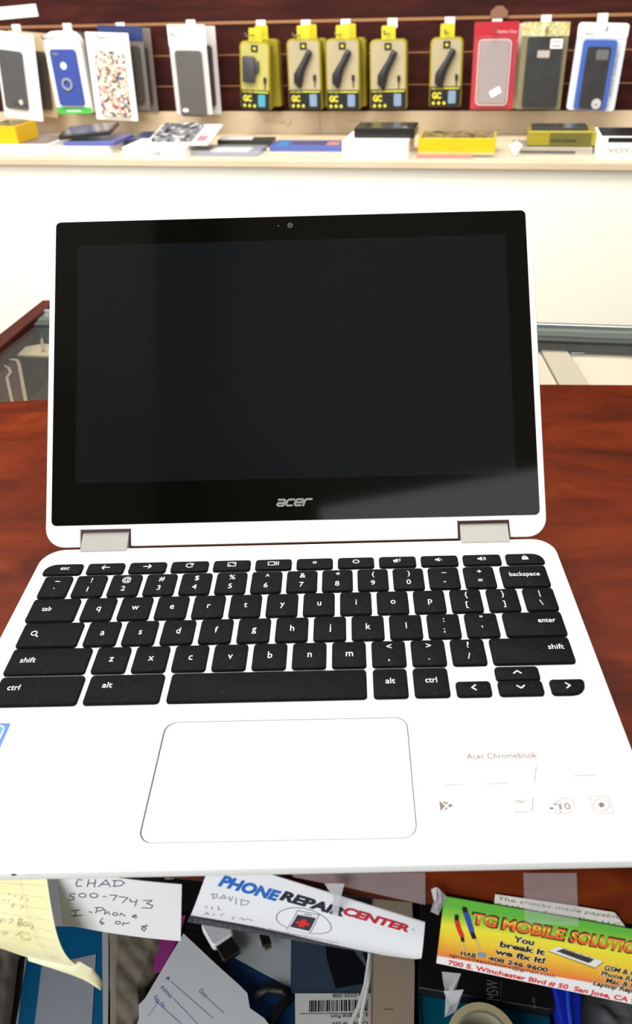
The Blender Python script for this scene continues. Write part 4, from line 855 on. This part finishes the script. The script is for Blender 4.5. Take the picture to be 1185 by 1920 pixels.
e = empty('tape_roll', W(99.8, -175.5, -255)); tag(e, 'cream roll of masking tape standing out at the bottom edge of the view', 'tape roll')
b = MB()
ro_, ri_ = ellipse(0, 0, 20.5, 20.5, 40), ellipse(0, 0, 16.0, 16.0, 40); n = 40
pts = [(x, y, z) for pl_, z in ((ro_, .2), (ro_, 15), (ri_, 15), (ri_, .2)) for x, y in pl_]
b.add(pts, [(k * n + i, k * n + (i + 1) % n, ((k + 1) % 4) * n + (i + 1) % n, ((k + 1) % 4) * n + i) for k in range(4) for i in range(n)])
autosmooth(b.build('tape_ring', mat('masking_tape', (206, 192, 150), .6), e), 40)
b = MB(); r2 = ellipse(0, 0, 15.9, 15.9, 40); r3 = ellipse(0, 0, 14.6, 14.6, 40)
pts = [(x, y, z) for pl_, z in ((r2, .2), (r2, 15.1), (r3, 15.1), (r3, .2)) for x, y in pl_]
b.add(pts, [(k * n + i, k * n + (i + 1) % n, ((k + 1) % 4) * n + (i + 1) % n, ((k + 1) % 4) * n + i) for k in range(4) for i in range(n)])
b.build('core', mat('card_core', (150, 146, 120), .7), e)
e, T, o = shelf_thing('blue_bin', [(146.6, -134), (158, -136), (163, -142), (162.5, -154), (158, -172), (147, -172)], Zs, -240, mat('bin_blue', (26, 50, 190), .35), 'bright blue plastic bin edge to the right of the teal box', 'bin', 1.2)
b = MB(T); b.tube([(155, -150, -240), (153.5, -158, -240), (152, -172, -240)], 1.3, 8); part(b, 'rim', mat('bin_blue_highlight', (50, 92, 226), .3), e)  # lighter blue tube paints the rounded highlight on the bin
gb = mat('grey_film', (118, 120, 122), .35, alpha=.7); bump(gb, 30, .8, .006)
fold('grey_bag', curve([(167, -125), (166, -150), (164, -175)]), curve([(235, -125), (230, -175)]), 14, gb, 'crinkled grey plastic bag right of the blue bin', 'bag', 31)
# ------------------------------------------------------------------ goods hanging on the slat wall
white_card = mat('white_card', (244, 243, 240), .5)
sleeve_m = mat('clear_sleeve', (238, 238, 236), .15, spec=.6, alpha=.035); bump(sleeve_m, 25, .9, .006)
fl_m = mat('floral_case', (230, 200, 180), .4)
N, L, B = NT(fl_m)
tc = N.new('ShaderNodeTexCoord'); vo = N.new('ShaderNodeTexVoronoi'); vo.inputs['Scale'].default_value = 150; cr = N.new('ShaderNodeValToRGB'); sp = N.new('ShaderNodeSeparateColor')
L.new(tc.outputs['Object'], vo.inputs['Vector']); L.new(vo.outputs['Color'], sp.inputs[0]); L.new(sp.outputs[0], cr.inputs[0]); L.new(cr.outputs[0], B.inputs['Base Color'])
cr.color_ramp.interpolation = 'CONSTANT'; el = cr.color_ramp.elements
for k, (p, c) in enumerate([(0, (240, 218, 196)), (.28, (228, 150, 138)), (.44, (244, 228, 206)), (.6, (52, 48, 58)), (.68, (236, 186, 160)), (.8, (150, 70, 82)), (.87, (70, 92, 130)), (.92, (88, 110, 84))]):
    if k >= len(el): el.new(p)
    el[k].position = p; el[k].color = rgb(c)
camo = mat('camo_header', (200, 190, 130), .5)
noise_colour(camo, [(0.4, (206, 198, 150)), (0.5, (170, 158, 84)), (0.6, (214, 206, 168))], (1, 1, 1), 60, 2)
def pack_root(name, u, z, v, rot, label, cat, group):
    e_ = empty(name, RW(u, v, z), (0, 0, RA)); e_.rotation_euler = (Matrix.Rotation(RA, 3, 'Z') @ Matrix.Rotation(rot, 3, 'Y')).to_euler()
    return tag(e_, label, cat, group)
F_ = lambda x, z, y: (x, y, z)      # outlines drawn facing the room: x right, z up, y = away from the viewer is +
def FR(x, z, d): return (x, -d, z)  # d = towards the viewer
def ring_(mb, cx, cz, ro, ri, d0, d1, n=24):
    o_, i_ = ellipse(cx, cz, ro, ro, n), ellipse(cx, cz, ri, ri, n)
    pts = [(x, y, z) for pl_, z in ((o_, d0), (o_, d1), (i_, d1), (i_, d0)) for x, y in pl_]
    mb.add(pts, [(k * n + i, k * n + (i + 1) % n, ((k + 1) % 4) * n + (i + 1) % n, ((k + 1) % 4) * n + i) for k in range(4) for i in range(n)])
GH = 'packs hanging on the slat wall'
def hook(u, z, name_of):
    e_ = empty('display_hook', RW(u, 2080, z - 12), (0, 0, RA)); tag(e_, 'metal display hook with a white label plate, holding ' + name_of, 'hook', 'display hooks on the slat wall')
    b_ = MB(FR); b_.slab(rr(-13, 13, 2, 24, 1.5), .2, 3); part(b_, 'label_plate', white_card, e_)
    b_ = MB(FR); 
    for k in range(5): b_.box(-9 + k * 4, -7 + k * 4, 10, 12, 3, 3.1)
    part(b_, 'plate_print', print_thin, e_)
    b_ = MB(FR); b_.tube([(0, -2, .3), (0, -4, 20), (0, -6, 100), (0, -6, 150), (0, -2, 158), (0, 3, 160)], 2.2, 8); part(b_, 'rod', mat('chrome_rod', (170, 162, 156), .25, metal=.9), e_)
def sleeve_pack(u, ztop, v, w, h, rot, label, card=white_card, header=None, hh=40, case=None, cw=74, chh=145, cx=0, cz=-120, ccol=black, extra=None, r=3, group=GH):
    e_ = pack_root('phone_case_pack', u, ztop, v, rot, label, 'phone case', group)
    b_ = MB(FR); b_.slab(rr(-w / 2, w / 2, -h, 0, r), -2, 0); part(b_, 'backing_card', card, e_)
    if header: b_ = MB(FR); b_.slab(rr(-w / 2 - .5, w / 2 + .5, -hh, .5, r), .1, 1.2); part(b_, 'header_card', header, e_)
    k_ = MB(FR); k_.slab(rr(cx - cw / 2, cx + cw / 2, cz - chh / 2, cz + chh / 2, 8, 6), .2, 9, 1.5); c_ = part(k_, 'phone_case', ccol, e_)
    if extra: extra(e_, c_)
    sl_ = MB(FR); sl_.grid(-w / 2 + 2, w / 2 - 2, -h + 2, -hh + 6, 14, 20, lambda x, y: 13.2 + 1.5 * math.sin(x * .13 + y * .05) * math.sin(y * .11)); s_ = part(sl_, 'clear_sleeve', sleeve_m, e_, True)
    return e_
V0 = 1983
def rest(u, ztop, v, w, h, rot, label, m, r=3, header=None):     # a pack hanging behind a front one
    e_ = pack_root('phone_case_pack', u, ztop, v, rot, label, 'phone case', 'packs hanging behind the front ones')
    b_ = MB(FR); b_.slab(rr(-w / 2, w / 2, -h, 0, r), -2, 0); part(b_, 'backing_card', m, e_)
    if header: b_ = MB(FR); b_.slab(rr(-w / 2 - .4, w / 2 + .4, -34, .4, 3), .1, 1.2); part(b_, 'header_card', header, e_)
    b_ = MB(FR); b_.slab(rr(-w / 2 + 12, w / 2 - 12, -h + 20, -45, 8), .2, 9, 1); part(b_, 'phone_case', mat('case_brown_grey', (70, 62, 58), .5), e_)
def R_(d): return math.radians(d)
# 1 dark wallet case in white bag
dk1 = mat('case_charcoal', (64, 62, 64), .4)
def x1(e_, c_):
    b_ = MB(FR); b_.slab(ellipse(2, -173, 6, 7, 16), 9, 9.4); b_.build('brand_dot', mat('dot_cream', (214, 196, 176), .5), c_)
    b_ = MB(FR); b_.slab(rr(-24, 24, -182, -178, 1), 9, 9.3); b_.build('pen_loop', black, c_)
sleeve_pack(-1257, 173, V0, 118, 218, R_(6.5), 'charcoal phone case in a white bag, first from the left on the wall', cx=-14, cz=-119, cw=70, chh=148, ccol=dk1, extra=x1)
rest(-1240, 171, V0 + 48, 118, 214, R_(5), 'beige pack hanging behind the charcoal case in the white bag', mat('beige_card', (196, 172, 140), .6))
# 2 blue case in rounded white box
e = pack_root('phone_case_pack', -1118, 173, V0, R_(.3), 'blue phone case with a ring holder in a rounded white box with a green foot', 'phone case', GH)
b = MB(FR); o2 = rr(-54, 54, -203, 0, n=8, rs=(8, 8, 34, 34)); b.slab(o2, -28, 0, 1); part(b, 'box', white_card, e)
b = MB(FR); b.slab(rr(-53.5, 53.5, -203.2, -186, n=6, rs=(8, 8, .5, .5)), .05, .5); part(b, 'green_band', mat('green_band', (70, 176, 74), .5), e)
b = MB(FR); b.text('UNIVERSAL', -24, -198, 8, .6, width=48, bold=.02); part(b, 'band_text', white_card, e)
b = MB(FR); b.slab(rr(-38, 38, -182, -42, 9, 6), .1, 9, 1.5); c2 = part(b, 'phone_case', mat('case_blue', (52, 72, 150), .4), e)
b = MB(FR); b.slab(ellipse(-3, -82, 9, 9, 20), 9, 9.4); b.build('logo_hole', white_card, c2)
b = MB(FR); b.slab(rr(-30, -12, -56, -49, 3), 9, 9.5); b.build('camera_cutout', mat('cut_grey', (110, 112, 140), .4), c2)
b = MB(FR); ring_(b, -1, -127, 16, 10.5, 9, 13); b.build('ring_holder', mat('ring_silver', (200, 198, 200), .25, metal=.7), c2)
rest(-1112, 170, V0 + 50, 110, 208, R_(.3), 'darker boxed pack hanging behind the blue case', mat('pack_dark_grey', (86, 76, 76), .5), 30)
# 3 floral
sleeve_pack(-983, 168, V0, 124, 215, R_(2.5), 'flower-patterned phone case in a white bag, third from the left', cx=2, cz=-124, cw=86, chh=162, ccol=fl_m, hh=40)
rest(-960, 181, V0 + 40, 128, 205, R_(2.5), 'blue-headed pack hanging directly behind the flowery case', mat('pack_smoke', (112, 104, 100), .5), header=mat('pack_navy', (38, 52, 100), .5))
rest(-952, 176, V0 + 78, 128, 210, R_(2.5), 'grey pack hanging last behind the flowery case', mat('pack_grey', (120, 110, 104), .5))
# 4 grey-brown case
def x4(e_, c_):
    b_ = MB(FR); b_.slab(ellipse(-22, -203, 9, 5, 14), 9, 9.5); b_.build('white_oval', mat('dot_white', (230, 230, 228), .4), c_)  # white oval low on the case
sleeve_pack(-755, 182, V0, 104, 214, R_(1.0), 'grey-brown phone case in a white-headed bag, fourth from the left', card=mat('clear_card', (208, 204, 200), .4), header=white_card, hh=50, cx=0, cz=-139, cw=74, chh=160, ccol=mat('case_taupe', (78, 74, 70), .35), extra=x4)
rest(-742, 178, V0 + 40, 108, 214, R_(1.5), 'pale pack hanging behind the grey-brown case', mat('pack_pale', (196, 192, 192), .5))
# 5-9 yellow charger packs
ylm = mat('yellow_shell', (158, 144, 40), .3, spec=.6, alpha=.88); ytab = mat('yellow_tab', (196, 184, 36), .4)
beige = mat('charger_card', (170, 157, 124), .5); ytxt = mat('yellow_print', (214, 204, 50), .5)
def charger_pack(u, ztop, v, w, h, rot, label, kind=0, face=beige, group='yellow charger packs on the slat wall'):
    e_ = pack_root('charger_pack', u, ztop, v, rot, label, 'charger', group)
    b_ = MB(FR); b_.slab(rr(-w / 2, w / 2, -h, 0, n=5, rs=(5, 5, 14, 14)), -36, 0, 2.5); part(b_, 'shell', ylm, e_)
    b_ = MB(FR); b_.slab(rr(-18, 18, -4, 30, 4), -12, -9); part(b_, 'hang_tab', ytab, e_)
    b_ = MB(FR); b_.slab(rr(-w / 2 + 5, w / 2 - 5, -h + 44, -4, n=5, rs=(1, 1, 10, 10)), .05, .8); part(b_, 'face_card', face, e_)
    b_ = MB(FR); b_.slab(rr(-w / 2 + 2, w / 2 - 2, -h + 1, -h + 48, 3), .9, 1.6); part(b_, 'lower_panel', black, e_)
    b_ = MB(FR); b_.text('GC', -w / 2 + 8, -h + 20, 20, 1.7, width=24, bold=.05)
    b_.text('HIGH SPEED', -w / 2 + 6, -h + 41, 6, 1.7, width=30, bold=.02); b_.box(-w / 2 + 38, w / 2 - 6, -h + 42, -h + 45, 1.6, 1.75)
    for k in range(3): b_.flat(ellipse(-w / 2 + 12 + 14 * k, -h + 9, 4, 4, 10), 1.75)
    part(b_, 'panel_print', ytxt, e_)
    b_ = MB(FR); b_.slab(rr(w / 2 - 34, w / 2 - 14, -h + 8, -h + 38, 3), 1.6, 2.0); part(b_, 'printed_phone', mat('print_teal', (70, 150, 170), .4) if kind else mat('print_bluegrey', (120, 142, 168), .4), e_)
    b_ = MB(FR); b_.slab(rr(-9, 9, -24, -8, 1), .8, 2.0); part(b_, 'emblem', black, e_)
    b_ = MB(FR); b_.text('e', -4, -19, 13, 2.1, width=8, bold=.04); part(b_, 'emblem_letter', ytxt, e_)
    b_ = MB(FR)
    if kind: b_.slab(rr(-32, 2, -96, -34, 4), 1, 12, 1.5); b_.slab(rr(0, 12, -72, -44, 3), 1, 9, 1)
    else:
        b_.tube([(19, -26, 7), (14, -34, 8), (4, -52, 9), (-6, -68, 10), (-14, -84, 9), (-16, -100, 6), (-12, -112, 4)], 10, 10, [.7, .85, .85, 1.0, 1.35, 1.25, .45], flat=.8)
    part(b_, 'charger', mat('charger_black', (40, 40, 44), .4) if not kind else mat('charger_grey', (66, 66, 68), .5), e_, True)
    b_ = MB(FR); b_.tube([(28, -112, 3), (28, -98, 3), (28, -94, 3)], 1.2, 6); b_.slab(rr(24.5, 31.5, -96, -82, 1.5), 1, 5); part(b_, 'cable_plug', black, e_)
    return e_
ol = mat('olive_card', (178, 168, 92), .5)
charger_pack(-570, 141, V0, 84, 162, R_(4), 'yellow wall charger pack, leftmost of the five yellow packs', 1, ol)
charger_pack(-438, 145, V0, 92, 166, R_(.5), 'yellow car charger pack, second of the five yellow packs')
charger_pack(-334, 144, V0, 92, 166, R_(.3), 'yellow car charger pack in the middle of the five yellow packs')
charger_pack(-214, 141, V0, 98, 162, R_(-.5), 'yellow car charger pack, fourth of the five, with a wide folded tab')
charger_pack(-63, 143, V0, 84, 158, R_(-.3), 'yellow car charger pack, rightmost of the five, beside the red bag')
b0 = [(-566, V0 + 52, 'leftmost'), (-432, V0 + 52, 'second'), (-326, V0 + 52, 'middle')]
for u, v, nm in b0:
    e_ = pack_root('charger_pack', u, 143, v, 0, 'another yellow charger pack hanging behind the %s yellow pack' % nm, 'charger', 'packs hanging behind the front ones')
    b_ = MB(FR); b_.slab(rr(-45, 45, -163, 0, n=5, rs=(5, 5, 14, 14)), -36, 0, 2.5); part(b_, 'shell', ylm, e_)
    b_ = MB(FR); b_.slab(rr(-18, 18, -4, 32, 4), -12, -9); part(b_, 'hang_tab', ytab, e_)
# 10 red bag
redm = mat('red_bag', (170, 22, 38), .35)
def x10(e_, c_):
    b_ = MB(lambda x, y, z: FR(*((8 + (x) * .88 - y * .47), (-155 + x * .47 + y * .88), z))); b_.slab(rr(-14, 14, -8, 8, 1), 9.2, 10); part(b_, 'white_sticker', white_card, e_)
    b_ = MB(FR); b_.text('Fashion Case', 0, -24, 9, 1.4, width=50, bold=.02, shear=.3); part(b_, 'header_script', mat('pink_print', (238, 170, 176), .5), e_)
    b_ = MB(FR); b_.stroke(rr(-41, 39, -185, -38, 10, 5), 2.5, 9.4, closed=True); part(b_, 'window_edge', mat('window_edge_pale', (226, 190, 184), .3), e_)
sleeve_pack(60, 175, V0, 110, 197, R_(.2), 'grey phone case in a red bag with a white sticker', card=redm, header=redm, hh=34, cx=-1, cz=-111, cw=76, chh=144, ccol=mat('case_grey_mauve', (150, 138, 138), .4), extra=x10)
b = MB(FR); b.slab([(-22, -16), (22, -16), (22, -2), (8, 10), (-8, 10), (-22, -2)], -1, 1)
tag(b.build('cardboard_tag', mat('brown_card', (132, 92, 70), .7), loc=RW(62, 2075, 196), rot=(0, 0, RA)), 'small brown cardboard tag above the hook of the red bag', 'tag')
# 11 black case with camo header
def x11(e_, c_):
    b_ = MB(FR); b_.slab(rr(-15, 15, -76, -60, 2), 9, 9.5); b_.build('camera_cutout', mat('cut_pale', (176, 168, 160), .4), c_)
    b_ = MB(FR); b_.slab(rr(14, 44, -56, -35, 1), 10.5, 11); part(b_, 'price_label', white_card, e_)
    b_ = MB(FR)
    for k in range(12): b_.box(17 + k * 2, 18 + k * 2, -44, -38, 11, 11.1)
    b_.box(18, 40, -52, -49, 11, 11.1); part(b_, 'label_print', mat('print_grey', (90, 90, 90), .6), e_)
sleeve_pack(181, 172, V0, 114, 194, R_(.5), 'black phone case under a camouflage header with a bar code label', card=mat('olive_bag', (120, 112, 78), .4), header=camo, hh=30, cx=2, cz=-110, cw=88, chh=160, ccol=mat('case_black', (13, 14, 14), .35), extra=x11)
rest(170, 168, V0 + 40, 112, 194, R_(1.5), 'pale bag hanging behind the black case with the camouflage header', mat('pack_ivory', (200, 190, 170), .5))
# 12 blue framed case
def x12(e_, c_):
    b_ = MB(FR); b_.slab(rr(-31, 27, -188, -50, 7, 5), 9, 10.5, .6); b_.build('black_back', mat('case_black2', (14, 14, 17), .35), c_)
    b_ = MB(FR); b_.slab(rr(-8, 22, -78, -56, 4), 10.5, 11); b_.build('camera_cutout', mat('cut_grey2', (96, 96, 98), .3), c_)
    b_ = MB(FR); b_.slab(ellipse(12, -176, 12, 12, 24), 10.6, 11.2); part(b_, 'round_badge', mat('badge_grey', (186, 186, 190), .4), e_)
    b_ = MB(FR); b_.text('v', 7, -181, 14, 11.3, width=9); part(b_, 'badge_letter', mat('badge_dark', (70, 70, 74), .4), e_)
    b_ = MB(FR); b_.text('Verus', -44, -26, 9, 1.4, width=22, bold=.03); part(b_, 'header_text', mat('print_olive', (96, 104, 86), .5), e_)
    b_ = MB(lambda x, y, z: FR(47 - y, -160 + x, z)); b_.text('IRON SHIELD', 0, 0, 7, 1.4, width=100); part(b_, 'side_text', mat('print_steel', (90, 120, 160), .5), e_)
sleeve_pack(319, 168, V0, 120, 193, R_(2.2), 'black phone case with a blue frame in a white bag, last on the right', card=mat('pale_blue_card', (206, 212, 220), .4), header=white_card, hh=32, cx=-2, cz=-113, cw=82, chh=156, ccol=mat('case_frame_blue', (44, 84, 170), .35), extra=x12, r=8)
for (u, z, nm) in ((-1298, 180, 'the charcoal case'), (-1141, 180, 'the boxed blue case'), (-981, 179, 'the flowery case'), (-774, 182, 'the grey-brown case'), (-575, 178, 'the leftmost yellow pack'), (-450, 176, 'the second yellow pack'), (-341, 176, 'the middle yellow pack'), (-215, 176, 'the fourth yellow pack'), (-64, 176, 'the rightmost yellow pack'), (58, 178, 'the red bag'), (182, 176, 'the camouflage-headed pack'), (322, 177, 'the blue-framed case')): hook(u, z - 4, nm)
b = MB(FR); b.slab(rr(-170, 58, -15, 15, 1), 0, 1.2)
lb = b.build('shelf_label', white_card, loc=RW(-1281, 2079, 218), rot=(0, math.radians(-3), RA)); tag(lb, 'white paper label strip stuck at the top left of the slatted wall', 'label')
b = MB(FR); b.text('IPHONE 6', -50, -6, 14, 1.3, width=70); lb2 = b.build('label_print', mat('print_faint', (188, 184, 184), .6), lb)

# ------------------------------------------------------------------ goods lying on the ledge
GS = 'goods lying on the display ledge'
SZ = -92
def sroot(name, u, v, label, cat, rot=0, z=SZ):
    e_ = empty(name, RW(u, v, z), (0, 0, RA + math.radians(rot))); return tag(e_, label, cat, GS)
def sbox(mb, x0, x1, y0, y1, z0, z1, ch=.8): return mb.box(x0, x1, y0, y1, z0, z1, ch)
yb = mat('box_yellow', (226, 182, 16), .4); brownp = mat('box_brown_print', (96, 80, 60), .5); noise_colour(brownp, [(0.4, (70, 58, 44)), (0.5, (150, 140, 70)), (0.6, (110, 84, 80))], (1, 1, 1), 40, 2)
# left: white flat box with a yellow box on top
e = sroot('flat_box', -1150, 1712, 'flat white box at the left end of the ledge, under the yellow box', 'box')
b = MB(); sbox(b, -70, 76, 0, 150, 0, 24); part(b, 'carton', white_card, e); b = MB(); b.box(-66, 72, 4, 146, 24, 24.4); part(b, 'lid_print', mat('lid_greyprint', (120, 108, 104), .5), e)
e = sroot('yellow_box', -1185, 1716, 'small yellow box with a printed lid, topmost at the left end of the ledge', 'box', z=SZ + 24.6)
b = MB(); sbox(b, -60, 28, 0, 110, 0, 42); part(b, 'carton', yb, e); b = MB(); b.box(-56, 24, 4, 106, 42, 42.4); part(b, 'lid_print', brownp, e)
# stack of sleeves
e = sroot('flat_box', -980, 1716, 'white flat box under the dark case, second from the left on the ledge', 'box'); b = MB(); sbox(b, -82, 72, 0, 130, 0, 18); part(b, 'carton', white_card, e)
b = MB(); b.box(-78, 68, 4, 126, 18, 18.4); part(b, 'lid_print', mat('lid_pale', (206, 196, 196), .5), e)
e = sroot('sleeve_pack', -965, 1728, 'thin blue and purple sleeve between the white box and the dark case', 'phone case', z=SZ + 18.6); b = MB(); sbox(b, -70, 70, 0, 130, 0, 9); part(b, 'sleeve', mat('sleeve_blue', (88, 96, 160), .4), e)
e = sroot('black_case', -985, 1740, 'black phone case tilted on top of the blue sleeve', 'phone case', 6, z=SZ + 28.5)
sh = lambda x, y, z: (x, y, z + .12 * y + .08 * x + 7)
b = MB(sh); b.slab(rr(-68, 76, 0, 90, 8), 0, 10, 2); part(b, 'case_shell', mat('case_gloss_black', (44, 42, 42), .2), e); b = MB(sh); b.slab(rr(-58, 66, 8, 82, 6), 10, 10.4); part(b, 'case_window', mat('case_smoke', (96, 92, 90), .2), e)
e = sroot('navy_pack', -850, 1812, 'navy case pack lying right of the dark case', 'phone case'); b = MB(); sbox(b, -50, 80, 0, 130, 0, 22); part(b, 'sleeve', mat('pack_navy2', (52, 56, 92), .4), e)
# printed white pack
e = sroot('flat_box', -762, 1668, 'white box with small dark print on its front edge, under the printed bag', 'box'); b = MB(); sbox(b, -84, 82, 0, 130, 0, 26); part(b, 'carton', white_card, e)
b = MB(lambda x, y, z: (x, -z, y)); b.text('YABI', -12, 8, 11, .1, width=28, bold=.03); part(b, 'box_print', mat('print_dark', (90, 80, 70), .5), e)
e = sroot('printed_bag', -715, 1690, 'white bag with a dark busy pattern lying tilted on a white box', 'phone case', 2, z=SZ + 26.4)
pat = mat('busy_pattern', (70, 70, 80), .3); noise_colour(pat, [(0.42, (38, 42, 50)), (0.5, (150, 150, 156)), (0.53, (52, 56, 66)), (0.62, (200, 200, 200))], (1, 1, 1), 55, 3)
sh2 = lambda x, y, z: (x, y, z + .16 * y)
b = MB(sh2); b.slab(rr(-78, 88, 0, 150, 4), 0, 4); part(b, 'bag', mat('bag_white', (226, 224, 222), .3), e); b = MB(sh2); b.slab(rr(-66, 40, 12, 138, 8), 4, 12, 1.5); part(b, 'patterned_case', pat, e)
b = MB(sh2); b.slab(rr(50, 74, 20, 60, 4), 4.1, 5); part(b, 'pink_print', mat('print_pink', (206, 120, 130), .4), e)
# clear packs with blue
e = sroot('clear_pack', -590, 1700, 'clear pack with blue and white stripes at the ledge front', 'phone case'); b = MB(); sbox(b, -84, 86, 0, 90, 0, 8); part(b, 'insert', mat('stripe_blue', (96, 112, 160), .35), e)
b = MB(); sbox(b, -40, 60, 10, 60, 8.1, 12); part(b, 'white_strip', mat('strip_white', (214, 214, 214), .4), e)
b = MB(); b.box(-88, 90, -4, 94, 12.2, 12.6); part(b, 'film', film, e)
e = sroot('stylus_pack', -578, 1830, 'dark pack with a silver stripe lying behind the striped clear pack', 'pack', 3); b = MB(); sbox(b, -70, 78, 0, 50, 0, 18); part(b, 'case', mat('pack_black', (44, 44, 42), .4), e)
b = MB(); sbox(b, -62, 26, -1, 30, 18.1, 23); part(b, 'silver_bar', mat('silver_bar', (196, 196, 196), .3), e)
e = sroot('blue_pack', -396, 1770, 'long flat blue pack with small orange print, left of the white box', 'pack'); b = MB(); sbox(b, -95, 95, 0, 90, 0, 14); part(b, 'sleeve', mat('pack_blue3', (74, 92, 160), .4), e)
b = MB(); b.box(-80, -50, 10, 60, 14, 14.4); b.cm = 1; b.box(50, 80, 20, 60, 14, 14.4); b.cm = 2; b.box(-45, 45, 20, 70, 14, 14.3); part(b, 'sleeve_print', [mat('print_lightblue', (60, 130, 190), .4), mat('print_orange', (226, 130, 90), .4), mat('print_indigo', (84, 70, 110), .4)], e)
# white box + black tray
e = sroot('flat_box', -204, 1678, 'plain white box under the black tray, in the middle of the ledge', 'box'); b = MB(); sbox(b, -80, 80, 0, 150, 0, 40); part(b, 'carton', white_card, e)
b = MB(lambda x, y, z: (x, -z, y)); b.text('- - - -', -16, 16, 9, .1, width=36); part(b, 'box_print', mat('print_cream', (240, 226, 170), .5), e)
e = sroot('black_tray', -190, 1720, 'black glossy case pack lying on the plain white box', 'phone case', 0, z=SZ + 40.4); b = MB(); b.slab(rr(-72, 76, 0, 100, 4), 0, 22, 1.5); part(b, 'case', mat('tray_black', (30, 28, 26), .25), e)
b = MB(); b.box(-66, 70, 6, 94, 22, 22.4); b.cm = 1; b.slab(ellipse(52, 14, 7, 7, 16), 22.4, 23); part(b, 'lid', [mat('tray_lid', (66, 64, 62), .2), mat('tray_dot', (150, 150, 146), .3)], e)
# yellow box, red card under
e = sroot('red_pack', -45, 1694, 'thin red pack lying under the long yellow box', 'pack'); b = MB(); sbox(b, -60, 72, 0, 120, 0, 7); part(b, 'sleeve', mat('pack_red', (200, 48, 44), .4), e)
e = sroot('yellow_box', -12, 1702, 'long yellow box with a brown printed lid, lying on the thin red pack', 'box', z=SZ + 7.4); b = MB(); sbox(b, -90, 92, 0, 110, 0, 36); part(b, 'carton', yb, e)
b = MB(); b.box(-86, 88, 4, 106, 36, 36.4); part(b, 'lid_print', brownp, e)
b = MB(lambda x, y, z: (x, -z, y)); b.text('charger', -14, 14, 8, .1, width=32); part(b, 'box_print', mat('print_ochre', (214, 170, 30), .5), e)
# silver pack and yellow pack
e = sroot('silver_pack', 210, 1752, 'silvery clear pack under the yellow and black pack', 'pack'); b = MB(); sbox(b, -90, 100, 0, 110, 0, 16); part(b, 'tray', mat('tray_silver', (170, 166, 156), .3, metal=.3), e)
b = MB(); b.box(-70, 60, -1, 0, 2, 8); part(b, 'dark_edge', black, e)
b = MB(lambda x, y, z: (x, -z, y)); b.slab([(-16, 12), (0, -12), (16, 12), (2, 22)][::-1][::-1], 0, 1)
tag(b.build('price_tag', white_card, loc=RW(128, 1720, SZ + 14), rot=(math.radians(-20), 0, RA)), 'white diamond-shaped price tag at the left end of the silvery pack', 'tag')
e = sroot('yellow_pack', 235, 1765, 'yellow and black charger pack lying on the silvery pack near the right end', 'charger', z=SZ + 16.4); b = MB(); sbox(b, -80, 82, 0, 90, 0, 34, 3); part(b, 'shell', ylm, e)
b = MB(lambda x, y, z: (x, -z, y)); b.slab(rr(-28, 70, 4, 30, 2), 0, .6); part(b, 'dark_panel', mat('olive_dark', (96, 92, 40), .4), e)
b = MB(lambda x, y, z: (x, -z, y)); b.text('HIGH POWER', -24, 10, 8, .8, width=60, bold=.03); part(b, 'panel_print', black, e)
b = MB(); b.slab(rr(-72, 60, 8, 80, 4), 34, 40, 1); part(b, 'charger', mat('charger_dark', (54, 54, 50), .3), e)
# right box
e = sroot('phone_box', 395, 1690, 'white phone box with grey lettering at the right end of the ledge', 'box'); b = MB(); sbox(b, -80, 90, 0, 140, 0, 50); part(b, 'carton', white_card, e)
b = MB(); b.slab([(-60, -.5), (90, -.5), (90, .5), (-44, .5)], 38, 48); b.box(-74, 84, 6, 134, 50, 50.5); part(b, 'black_stripe', black, e)
b = MB(lambda x, y, z: (x, -z, y)); b.text('VOYAGER', -58, 16, 15, .6, width=112, bold=.0); part(b, 'box_lettering', mat('lettering_grey', (120, 104, 100), .5), e)
# faint acrylic clips on the back panel
for u, nm in ((-545, 'left of the plain white box'), (-298, 'above the plain white box')):
    b = MB(FR); b.slab(rr(-38, 38, -1, 2, 1), 0, 3); b.slab(rr(28, 40, -5, 5, 1), 0, 4)
    tag(b.build('shelf_clip', mat('clip_pale', (206, 186, 162), .3), loc=RW(u, 2065.5, -62), rot=(0, 0, RA)), 'pale plastic clip on the cream back panel, ' + nm, 'clip', 'clips on the cream back panel')
